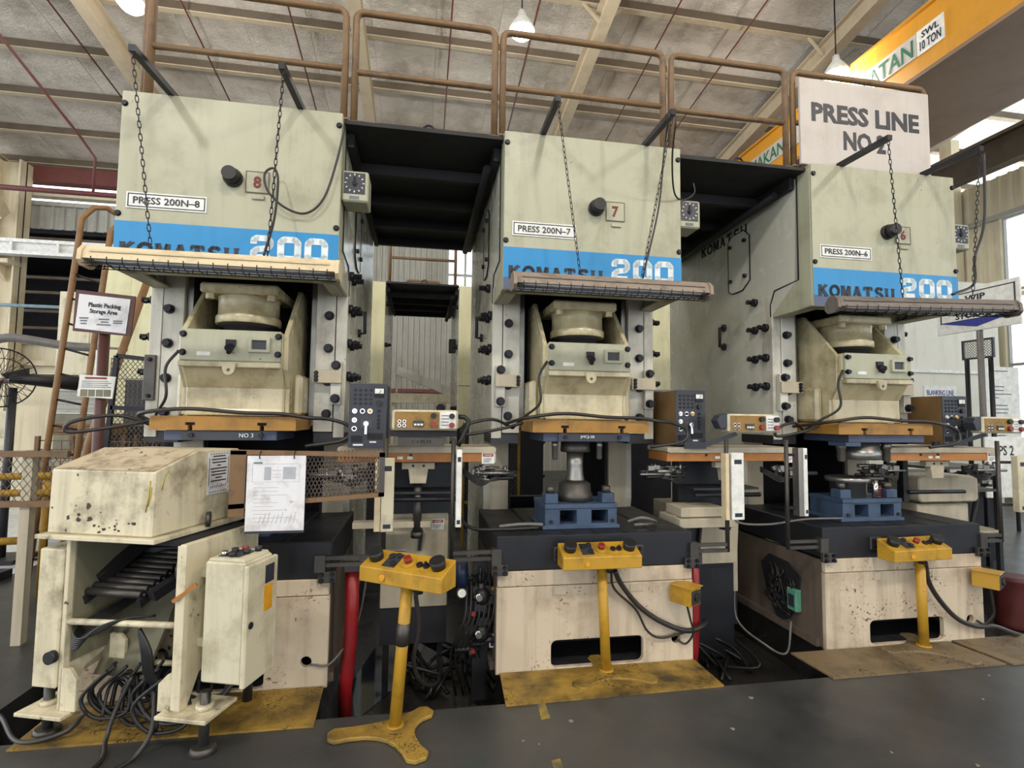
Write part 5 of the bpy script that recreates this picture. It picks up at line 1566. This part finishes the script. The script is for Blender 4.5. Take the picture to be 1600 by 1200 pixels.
# its control box
bx_ = MB().box(-0.005, 0.2, 0.0, 0.215, 0.335, 0.885).build('control_box', 'cabinet', fd, 0.008)
MB().box(0.2, 0.225, -0.012, 0.225, 0.325, 0.875).build('box_door', 'cabinet', bx_, 0.006)
tp = MB().prism([(0.0, 0.885), (0.19, 0.885), (0.18, 0.9), (0.01, 0.9)], 'y', 0.01, 0.205).build('button_panel', 'cabinet', bx_, 0.003)
for (x, y), m in zip(((0.05, 0.06), (0.1, 0.05), (0.06, 0.12), (0.13, 0.11), (0.08, 0.17), (0.15, 0.17)), ('chrome', 'rubber', 'rubber', 'rubber', 'redbtn', 'rubber')):
    MB().cyl((x, y, 0.9), (x, y, 0.922), 0.016, n=14).build('push_button', m, tp)
MB().box(0.03, 0.14, 0.04, 0.17, 0.9, 0.903).build('legend_plate', 'panelblack', tp)
MB().box(0.225, 0.227, 0.12, 0.19, 0.76, 0.845).build('rating_label', 'panelblack', bx_)
MB().box(0.225, 0.227, 0.115, 0.18, 0.63, 0.75).build('warning_label', 'gold', bx_)
MB().cyl((0.225, 0.02, 0.6), (0.23, 0.02, 0.6), 0.016, n=12).build('door_lock', 'void', bx_)
for z in (0.45, 0.78):
    MB().box(-0.115, -0.005, 0.1, 0.15, z, z+0.04).build('box_bracket', 'cabinet', fd)
wb_ = MB()
for k in range(6):
    wire(wb_, [(-0.62+0.01*k, 0.35, 0.62), (-0.7, 0.05, 0.54-0.012*k), (-0.64, -0.03, 0.5-0.01*k), (-0.54, -0.03, 0.53+0.004*k), (-0.44, 0.02, 0.585), (-0.34, 0.1, 0.58)], 0.006, 5, 6)
for k in range(5):
    wire(wb_, [(-0.36, 0.03, 0.54), (-0.33+0.01*k, 0.02, 0.45), (-0.32+0.012*k, 0.05, 0.3), (-0.25+0.03*k, 0.12, 0.2), (-0.2, 0.15+0.05*k, 0.05)], 0.009, 6, 6)
wb_.build('wiring_loom', 'rubber', fd)
for pts, lb in (([(-0.45, 0.1, 0.28), (-0.5, 0.06, 0.12), (-0.48, 0.0, 0.03), (-0.4, -0.1, 0.012), (-0.36, -0.3, 0.012)], 'thick black cable reaching the floor below the feeder'),
                ([(-0.36, 0.1, 0.3), (-0.42, 0.1, 0.2), (-0.34, 0.1, 0.09), (-0.2, 0.1, 0.08), (-0.05, 0.15, 0.14), (0.05, 0.25, 0.3)], 'grey black cable drooping in a loop below the feeder'),
                ([(-0.5, 0.2, 0.25), (-0.56, 0.15, 0.1), (-0.5, 0.15, 0.02), (-0.4, 0.2, 0.02), (-0.33, 0.25, 0.1), (-0.36, 0.25, 0.25)], 'black cable loop touching the floor below the feeder'),
                ([(-0.6, 0.0, 0.15), (-0.7, 0.0, 0.05), (-0.9, -0.05, 0.012), (-1.2, 0.1, 0.02), (-1.5, 0.2, 0.012)], 'thin grey cable running off along the floor from the feeder'),
                ([(-0.28, 0.05, 0.25), (-0.24, 0.0, 0.1), (-0.27, -0.06, 0.014), (-0.3, -0.2, 0.012)], 'short cable stub on the floor between the feeder feet')):
    o = cable([Vector(p) for p in pts], 0.011, lb, 'cable')
    o.location = (-2.117, -0.64, 0)
    o.rotation_euler = (0, 0, -math.radians(18.3))

# ================================================================ the row behind
def rear_press(x, label):
    t = thing('rear_press', label, 'press', (x, 4.15, 0), 0, 'rear row of presses')
    MB().box(-0.63, 0.63, 0.02, 2.05, 0.0, 3.47).build('frame', 'side', t, 0.006)
    for s in (-1, 1):
        MB().box(min(s*0.30, s*0.63), max(s*0.30, s*0.63), 0, 0.02, 2.02, 3.46).build('cover_panel', 'rearcream', t, 0.003)
        MB().box(min(s*0.30, s*0.63), max(s*0.30, s*0.63), 0, 0.02, 1.42, 2.005).build('cover_panel', 'rearcream', t, 0.003)
        for z in (3.2, 2.6, 1.7, 1.2, 0.7):
            link('clamp_bolt', WING[s], t, (s*0.63, 0.25, z))
    MB().box(-0.3, 0.3, 0, 0.02, 2.02, 3.46).build('cover_panel', 'rearcream', t, 0.003)
    MB().box(-0.3, 0.3, 0.005, 0.02, 1.42, 2.0).build('throat_panel', 'black', t)
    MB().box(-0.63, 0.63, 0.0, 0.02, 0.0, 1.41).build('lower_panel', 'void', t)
    return t
for x, lb in ((-4.6, 'rear press with yellow cream cover panels seen between ladder and press N-8'),
              (-2.3, 'rear press hidden behind press N-8, its edge in the gap beside the black cabinet'),
              (0.0, 'rear press behind press N-7, yellow cream panels beside the rear walkway'),
              (2.3, 'rear press behind the gap of press N-7 and N-6, yellow cream edge'),):
    rear_press(x, lb)
gd = thing('mesh_gate', 'dark mesh gate with yellow frame behind the die of press N-7', 'gate', (-0.19, 3.2, 0))
for a in (((-0.42, 0), (-0.42, 1.5)), ((0.28, 0), (0.28, 1.5)), ((-0.42, 0.52), (0.28, 0.52))):
    MB().bar((a[0][0], 0, a[0][1]), (a[1][0], 0, a[1][1]), 0.03, 0.03).build('gate_frame', 'yellow', gd)
em = MB()
expanded_mesh(em, (-0.42, 0, 0.5), (0.7, 0, 0), (0, 0, 1.0), 16, 18, 0.004)
em.build('wire_mesh', 'mesh', gd)
tag(MB().bar((-1.70, 9, 2.62), (-0.35, 9, 2.1), 0.12, 0.2, (0, 0, 1)).box(-1.72, -1.68, 9.0, 9.04, 0, 2.6).box(-0.4, -0.36, 9.0, 9.04, 0, 2.1).build('sloping_duct', 'cladgrey'), 'grey sloping duct in front of the far ribbed wall', 'duct')
tag(MB().box(-1.8, -0.4, 7.9, 8.1, 1.85, 2.05).box(-1.75, -1.7, 7.95, 8.0, 0, 1.85).box(-0.5, -0.45, 7.95, 8.0, 0, 1.85).build('conveyor_frame', 'cabinet'), 'cream beam on legs far behind the gap of press N-8 and N-7', 'frame')
hs = thing('horn_speaker', 'square cream warning horn beside the rear press', 'speaker', (-0.80, 6.0, 1.72))
MB().box(-0.1, 0.1, 0, 0.12, -0.1, 0.11).build('case', 'cabinet', hs, 0.01)
MB().cyl((0, 0, 0), (0, -0.012, 0), 0.078, n=20).build('grille', 'panelblack', hs)
MB().tube([(-0.05, 0.1, -0.1), (-0.15, 0.1, -0.15), (-0.16, 0.1, -1.72)], 0.012, 6).build('stand', 'bolt', hs)
tag(MB().box(-0.74, -0.64, 4.6, 4.75, 2.55, 2.75).cyl((-0.69, 4.6, 2.65), (-0.69, 4.585, 2.65), 0.03, n=14).build('junction_box', 'void'), 'small black junction box on the side of the rear press', 'box')

# ================================================================ far left: ladder, signs, fence, fan, cabinets
ld = thing('access_ladder', 'rusty orange ladder with curved hand hoops at the far left', 'ladder', (0, 2.5, 0))
L0, L1 = Vector((-4.76, -0.1, 0)), Vector((-4.58, 0.05, 3.62))
R0, R1 = Vector((-4.5, -0.1, 0)), Vector((-4.31, 0.05, 3.5))
for a, b, h in ((L0, L1, Vector((0.16, 0.1, 0.09))), (R0, R1, Vector((0.12, 0.15, 0.09)))):
    m_ = [a, a.lerp(b, 0.5), b.lerp(a, 0.02), b+h*0.45+Vector((0, 0, 0.02)), b+h, b+h+Vector((0.06, 0.1, -0.05)), b+h+Vector((0.08, 0.2, -0.6))]
    MB().tube(m_, 0.028, 8).build('stringer', 'ladder', ld)
for k in range(13):
    t_ = 0.05+k*0.07
    MB().tube([L0.lerp(L1, t_), R0.lerp(R1, t_)], 0.012, 6).build('rung', 'bolt', ld)
tag(MB().tube([(-3.92, 2.5, 2.95), (-4.2, 2.2, 1.3), (-4.36, 2.1, 0.0)], 0.035, 10).build('leaning_pole', 'ladder'), 'brown and yellow pole leaning beside the mesh gate', 'pole')
mgl = thing('side_gate', 'dark framed mesh gate panel between ladder and press N-8', 'gate', (0, 1.6, 0))
for p, q in (((-3.70, 2.06), (-3.8, 0.0)), ((-3.70, 2.06), (-3.3, 2.02)), ((-3.72, 1.62), (-3.3, 1.6)), ((-3.3, 2.02), (-3.3, 0.0)), ((-3.78, 0.3), (-3.3, 0.3))):
    MB().bar((p[0], 0, p[1]), (q[0], 0, q[1]), 0.035, 0.035).build('gate_frame', 'bolt', mgl)
em = MB()
expanded_mesh(em, (-3.74, 0, 0.9), (0.44, 0, 0), (0, 0, 1.14), 12, 24, 0.004)
em.build('wire_mesh', 'mesh', mgl)
sp = thing('area_sign', 'plastic packing storage area sign on a maroon post', 'sign', (-3.44, 0.9, 0))
MB().tube([(0, 0.02, 0), (0, 0.02, 2.2)], 0.035, 12).build('post', 'brown', sp)
bd_ = MB().prism([(-0.18, 2.16), (0.195, 2.135), (0.215, 2.43), (-0.175, 2.46)], 'y', -0.03, -0.015).build('board', 'brown', sp)
MB().prism([(-0.165, 2.18), (0.165, 2.15), (0.185, 2.405), (-0.15, 2.43)], 'y', -0.034, -0.03).build('sheet', 'paper', bd_)
for s_, x, z, w_, h_ in (('Plastic Packing', 0.02, 2.345, 0.21, 0.042), ('Storage Area', 0.015, 2.30, 0.18, 0.042)):
    text(s_, x, -0.034, z, w_, h_, 'printdark', bd_, rot=(0, 0.05, 0), bold=0.02)
ln = MB()
for x, z, w_ in ((-0.11, 2.255, 0.06), (-0.11, 2.235, 0.045), (-0.11, 2.215, 0.04), (0.02, 2.25, 0.07), (0.025, 2.23, 0.05), (0.02, 2.21, 0.09), (0.11, 2.24, 0.06), (0.11, 2.225, 0.06)):
    ln.box(x-w_/2, x+w_/2, -0.0352, -0.034, z-0.005, z+0.005)
ln.build('small_print', 'print', bd_)
nt_ = MB().prism([(-0.125, 1.69), (0.1, 1.675), (0.115, 1.835), (-0.115, 1.845)], 'y', -0.03, -0.02).build('notice', 'white', sp)
MB().box(-0.08, 0.06, -0.032, -0.03, 1.815, 1.83).build('notice_title', 'redbtn', nt_)
ph = MB()
for x0, x1 in ((-0.105, -0.06), (-0.055, -0.012), (-0.005, 0.04), (0.045, 0.09)):
    ph.box(x0, x1, -0.032, -0.03, 1.69, 1.74)
ph.build('notice_photo', 'grimegrey', nt_)
lq = MB()
for k in range(4):
    lq.box(-0.1, 0.09-0.02*(k % 2), -0.0315, -0.03, 1.755+k*0.014, 1.76+k*0.014)
lq.build('notice_print', 'print', nt_)
tag(MB().box(-3.535, -3.49, 1.0, 1.01, 1.86, 2.04).box(-3.525, -3.5, 1.01, 1.03, 0, 1.9).build('marker_strip', 'white'), 'narrow upright white marker strip beside the maroon post', 'marker')

fn = thing('guard_fence', 'expanded mesh fence panel beside the feeder at the left edge', 'fence', (0, 0.8, 0))
for z in (1.285, 0.945):
    MB().box(-5.2, -3.55, -0.02, 0.02, z-0.02, z+0.02).build('fence_rail', 'rail', fn)
for x in (-3.80, -5.2):
    MB().box(x-0.03, x+0.03, 0.0, 0.06, 0, 1.3).build('fence_post', 'robotcream', fn)
em = MB()
expanded_mesh(em, (-5.2, 0, 0.95), (1.65, 0, 0), (0, 0, 0.33), 34, 5, 0.0035)
em.build('wire_mesh', 'mesh', fn)
for y, z, lb in ((1.8, 1.0, 'yellow guard rail behind the fence, upper of three'), (1.8, 0.86, 'yellow guard rail behind the fence, middle of three'), (1.6, 0.5, 'yellow guard rail behind the fence, lowest of three')):
    g = thing('guard_rail', lb, 'guard rail', (-4.6, y, 0))
    MB().tube([(-1.4, 0, z), (0.35, 0, z+0.03)], 0.03, 10).build('rail', 'yellow', g)
    MB().cyl((0.3, 0.03, 0), (0.3, 0.03, z), 0.03, n=10).build('post', 'yellow', g)
fa = thing('industrial_fan', 'black caged industrial fan on a stand at the left edge', 'fan', (-5.52, 3.0, 1.93))
fc = MB()
fc.tube([(0.31*math.cos(a), 0.0, 0.31*math.sin(a)) for a in [k*PI/14 for k in range(28)]], 0.008, 5, True)
fc.tube([(0.2*math.cos(a), -0.08, 0.2*math.sin(a)) for a in [k*PI/12 for k in range(24)]], 0.005, 5, True)
for k in range(28):
    a = k*PI/14
    fc.tube([(0.31*math.cos(a), 0, 0.31*math.sin(a)), (0.2*math.cos(a), -0.08, 0.2*math.sin(a)), (0.05*math.cos(a), -0.1, 0.05*math.sin(a))], 0.003, 4)
    fc.tube([(0.31*math.cos(a), 0, 0.31*math.sin(a)), (0.2*math.cos(a), 0.08, 0.2*math.sin(a)), (0.05*math.cos(a), 0.1, 0.05*math.sin(a))], 0.003, 4)
fc.build('cage', 'bolt', fa, 0, (0, 0, 0), (0, 0, 0.9))
for k in range(3):
    a = k*2*PI/3
    MB().prism([(0.04*math.cos(a), 0.04*math.sin(a)), (0.26*math.cos(a-0.2), 0.26*math.sin(a-0.2)), (0.26*math.cos(a+0.5), 0.26*math.sin(a+0.5)), (0.04*math.cos(a+1.5), 0.04*math.sin(a+1.5))], 'y', -0.01, 0.01).build('blade', 'darksteel', fa, 0, (0, 0, 0), (0.15, 0, 0.9))
MB().cyl((0.05, 0.05, 0), (0.5, 0.4, -0.02), 0.05, 0.09, n=16).build('motor', 'rubber', fa)
MB().cyl((0.06, 0.1, -0.1), (0.06, 0.1, -1.93), 0.04, n=12).box(-0.2, 0.3, -0.1, 0.3, -1.93, -1.88).build('stand', 'black', fa)
tag(wire(MB(), [(-6.6, 4.2, 1.7), (-6.55, 4.2, 2.3), (-6.3, 4.2, 2.5), (-5.6, 4.2, 2.42), (-5.0, 4.2, 2.4), (-4.9, 4.2, 2.38)], 0.055, 10, 6).build('exhaust_duct', 'hosegrey'), 'grey bent exhaust duct running behind the ladder', 'duct')
tag(MB().tube([(-7.5, 5, 2.0), (-5.3, 5, 2.0)], 0.04, 8).build('overhead_pipe', 'pipe_red'), 'maroon low pipe crossing behind the ladder', 'pipe')
ca = thing('equipment_cabinet', 'low cream equipment cabinet at the left edge behind the fence', 'cabinet', (-7.9, 6.5, 0))
ca.scale = (1.33, 1.0, 1.02)
MB().box(-0.6, 0.32, 0, 0.6, 0, 1.12).build('body', 'cabinet', ca, 0.01)
MB().box(-0.6, 0.25, 0.05, 0.55, 1.12, 1.55).build('upper_box', 'cabinet', ca, 0.01)
MB().box(-0.1, 0.15, -0.006, 0, 0.9, 0.93).box(-0.02, 0.1, -0.006, 0, 0.84, 0.87).build('cabinet_label', 'print', ca)
MB().box(-0.3, -0.05, 0.04, 0.05, 1.46, 1.5).build('white_tag', 'white', ca)
t_ = thing('cream_wall_piece', 'cream wall piece behind the ladder, built as a tall box with doors', 'cabinet', (-7.0, 7.0, 0))  # cabinet shape standing in for a piece of cream wall
MB().box(-0.45, 0.62, 0, 0.6, 0, 3.7).build('body', 'clad', t_, 0.01)
for x in (-0.43, 0.1):
    MB().box(x, x+0.49, -0.02, 0, 0.1, 3.6).build('door', 'cabinet', t_, 0.006)
t_ = thing('shutter_cabinet', 'small white shutter cabinet between the ladder stringers', 'cabinet', (-6.05, 5.2, 0))
MB().box(-0.28, 0.3, 0, 0.4, 1.55, 2.0).build('body', 'white', t_, 0.006)
sl = MB().box(-0.26, 0.28, -0.012, 0, 0, 0.028).mesh('slat', 'cladgrey')
for k in range(9):
    link('slat', sl, t_, (0, 0, 1.57+k*0.036))
MB().box(-0.28, 0.3, 0.02, 0.38, 0, 1.55).build('plinth', 'grimegrey', t_)
t_ = thing('notice_screen', 'plain cream screen board standing behind the fan', 'screen', (-6.9, 5.6, 0))
MB().box(-0.3, 0.35, 0, 0.04, 1.0, 2.15).build('board', 'colpaint', t_, 0.006)
for x in (-0.25, 0.3):
    MB().box(x-0.02, x+0.02, 0.0, 0.04, 0, 1.0).build('leg', 'bolt', t_)
for k, (x, y, lb) in enumerate(((-5.05, 3.45, 'brown wire stillage crate below the ladder'), (-4.35, 3.2, 'brown wire stillage crate beside the maroon post'), (-6.4, 6.2, 'brown wire stillage crate far behind the cream cabinet'))):
    w = thing('wire_crate', lb, 'crate', (x, y, 0), 0, 'wire stillage crates')
    for sx in (-1, 1):
        for sy in (0, 1):
            MB().box(sx*0.36-0.02, sx*0.36+0.02, sy*0.6-0.02, sy*0.6+0.02, 0, 1.3).build('post', 'rail', w)
    wm = MB()
    for z in [0.25+i*0.1 for i in range(11)]:
        wm.tube([(-0.36, 0, z), (0.36, 0, z)], 0.006, 4)
    for x_ in [-0.36+i*0.12 for i in range(7)]:
        wm.tube([(x_, 0, 0.25), (x_, 0, 1.25)], 0.006, 4)
    wm_me = wm.mesh('wire_side', 'rail')
    for y_ in (0, 0.6):
        link('wire_side', wm_me, w, (0, y_, 0))
    MB().box(-0.36, 0.36, 0, 0.6, 0.18, 0.22).build('floor_tray', 'darksteel', w)
    for i in range(5):
        MB().box(-0.32, 0.32, 0.04, 0.56, 0.24+i*0.18, 0.30+i*0.18).build('tray', 'rail' if i % 2 else 'robotcream', w)
wp = thing('wood_stack', 'stack of orange brown boards on the crates', 'boards', (-5.05, 3.45, 1.31))
for i in range(4):
    MB().box(-0.3, 0.3, 0.05, 0.5, i*0.035, i*0.035+0.03).build('board', 'ladder', wp)
pz = MB().box(-14, -5.0, 2.5, 11.5, 0.0, 0.006)
struct(pz.build('floor_zone', plain('pale epoxy floor with painted daylight', '#c9ccd0', 0.12)))  # pale floor paint, also carries the daylight reflected there
tag(MB().box(-14, -4.95, 2.25, 2.5, 0, 0.08).build('floor_curb', 'black'), 'low black curb along the pale floor zone', 'curb')

# ================================================================ far right
bp_ = thing('blanking_press', 'large bright cream blanking press beyond press N-6', 'press', (8.4, 5.0, 0))
MB().box(-1.5, 1.5, 0.03, 2.2, 0, 4.3).build('body', 'bright', bp_, 0.01)
for z0, z1 in ((0.2, 2.5), (2.56, 4.28)):
    MB().box(-1.49, 1.49, 0, 0.03, z0, z1).build('cover_panel', 'bright', bp_, 0.006)
MB().box(-1.49, 1.49, -0.05, 0.0, 2.5, 2.56).build('cover_ledge', 'white', bp_)
bl = MB().box(-0.27, 0.45, -0.012, 0, 1.98, 2.26).build('line_plate', 'white', bp_)
text('BLANKING LINE', 0.09, -0.012, 2.13, 0.6, 0.1, 'bluesign', bl, bold=0.012)
ws = thing('storage_sign', 'white WIP storage sign with blue arrow on a grey post', 'sign', (6.0, 2.33, 0), -PI/2)
MB().box(-0.5, 0.55, -0.012, 0.012, 2.78, 3.36).build('board', 'white', ws, 0.004)
brd = plate_mesh('sign_border', [(-0.45, 2.93), (0.5, 2.93), (0.5, 3.31), (-0.45, 3.31)], [[(-0.43, 2.945), (0.48, 2.945), (0.48, 3.295), (-0.43, 3.295)]], 0.002, 'panelblack')
link('sign_border', brd, ws, (0, -0.014, 0))
MB().prism([(-0.44, 2.935), (0.49, 2.935), (0.03, 2.83)], 'y', -0.015, -0.012).build('arrow', 'bluesign', ws)
text('WIP', 0.02, -0.012, 3.22, 0.26, 0.08, 'printdark', ws, bold=0.03)
text('STORAGE', 0.02, -0.012, 3.0, 0.52, 0.085, 'printdark', ws, bold=0.03)
MB().cyl((0.03, 0.03, 0), (0.03, 0.03, 2.9), 0.035, n=12).build('post', 'hosegrey', ws)
ms = thing('mesh_board', 'small framed mesh board on two dark posts below the storage sign', 'board', (6.1, 2.4, 0), -PI/2)
fr = plate_mesh('frame', rect(-0.2, 0.2, 2.42, 2.68), [rect(-0.18, 0.18, 2.44, 2.66)], 0.03, 'panelblack')
link('frame', fr, ms, (0, 0, 0))
em = MB()
expanded_mesh(em, (-0.18, 0.01, 2.44), (0.36, 0, 0), (0, 0, 0.22), 10, 6, 0.005)
em.build('wire_mesh', 'mesh', ms)
for x in (-0.15, 0.15):
    MB().cyl((x, 0.02, 0), (x, 0.02, 2.43), 0.028, n=10).build('post', 'bolt', ms)
nb = thing('notice_board', 'tall white notice board with grey print at the right', 'board', (7.23, 3.0, 0))
MB().box(-0.27, 0.35, 0, 0.03, 1.28, 2.4).build('sheet', 'white', nb, 0.004)
ln = MB()
for k in range(14):
    if k in (4, 8):
        continue
    ln.box(-0.15, -0.15+random.uniform(0.12, 0.36), -0.002, 0, 2.1-k*0.055, 2.115-k*0.055)
ln.box(-0.1, 0.15, -0.002, 0, 2.33, 2.345)
ln.build('print', 'print', nb)
for x in (-0.2, 0.28):
    MB().box(x-0.02, x+0.02, 0.03, 0.06, 0, 1.3).build('leg', 'bolt', nb)
ps = thing('line_board', 'white board marked PS 2 at the right edge', 'board', (5.4, 1.5, 0))
MB().box(-0.38, 0.6, 0, 0.02, 0.75, 1.42).build('sheet', 'white', ps, 0.004)
text('PS 2', -0.1, 0.0, 1.27, 0.2, 0.11, 'printdark', ps, bold=0.012)
for x in (-0.34, 0.3):
    MB().box(x-0.02, x+0.02, 0.02, 0.06, -0.001 if x > 0 else 0, 0.76).build('leg', 'bolt', ps)
sr = thing('parts_rack', 'steel rack of scrap parts behind the far transfer unit', 'rack', (4.05, 1.0, -0.3))
for x in (-0.3, 0.45):
    for y in (0, 0.5):
        MB().box(x-0.02, x+0.02, y-0.02, y+0.02, 0, 1.5).build('post', 'black', sr)
for z in (0.8, 1.2, 1.42):
    MB().box(-0.32, 0.47, -0.02, 0.52, z, z+0.025).build('shelf', 'robotcream' if z < 1 else 'darksteel', sr)
cl = MB()
clutter(cl, (0.07, 0.2, 1.30), 0.33, 0.05, 0.2, 60, 0.012, 0.03)
o = cl.build('scrap_parts', 'steel', sr)
o['kind'] = 'stuff'
rb2 = thing('red_drum', 'dark red drum standing low at the right edge', 'drum', (4.32, 0.75, -0.3))
MB().lathe([(0.14, 0), (0.15, 0.02), (0.14, 0.05), (0.14, 0.42), (0.15, 0.44), (0.13, 0.46)], n=24).build('body', paint('grimy maroon drum paint', '#5a2422', '#2a1413', 0.7, 0.3, 0.3, 0.5), rb2)

mb_ = thing('machine_bed', 'dark blue black machine bed with pipes beyond press N-6', 'machine', (4.6, 1.75, -0.3))
MB().box(-0.9, 0.9, 0, 1.0, 0, 1.15).build('bed', 'bolster', mb_, 0.01)
MB().box(-0.95, 0.95, -0.05, 1.02, 1.15, 1.24).build('bed_top', 'black', mb_, 0.006)
for k in range(5):
    MB().tube([(-0.8+k*0.3, -0.06, 0.2), (-0.8+k*0.3, -0.08, 0.7), (-0.75+k*0.32, -0.06, 1.1)], 0.022, 8).build('pipe', 'darksteel' if k % 2 else 'rubber', mb_)
MB().box(-0.5, -0.1, -0.04, 0, 0.5, 0.9).build('cover_plate', 'diedark', mb_, 0.005)
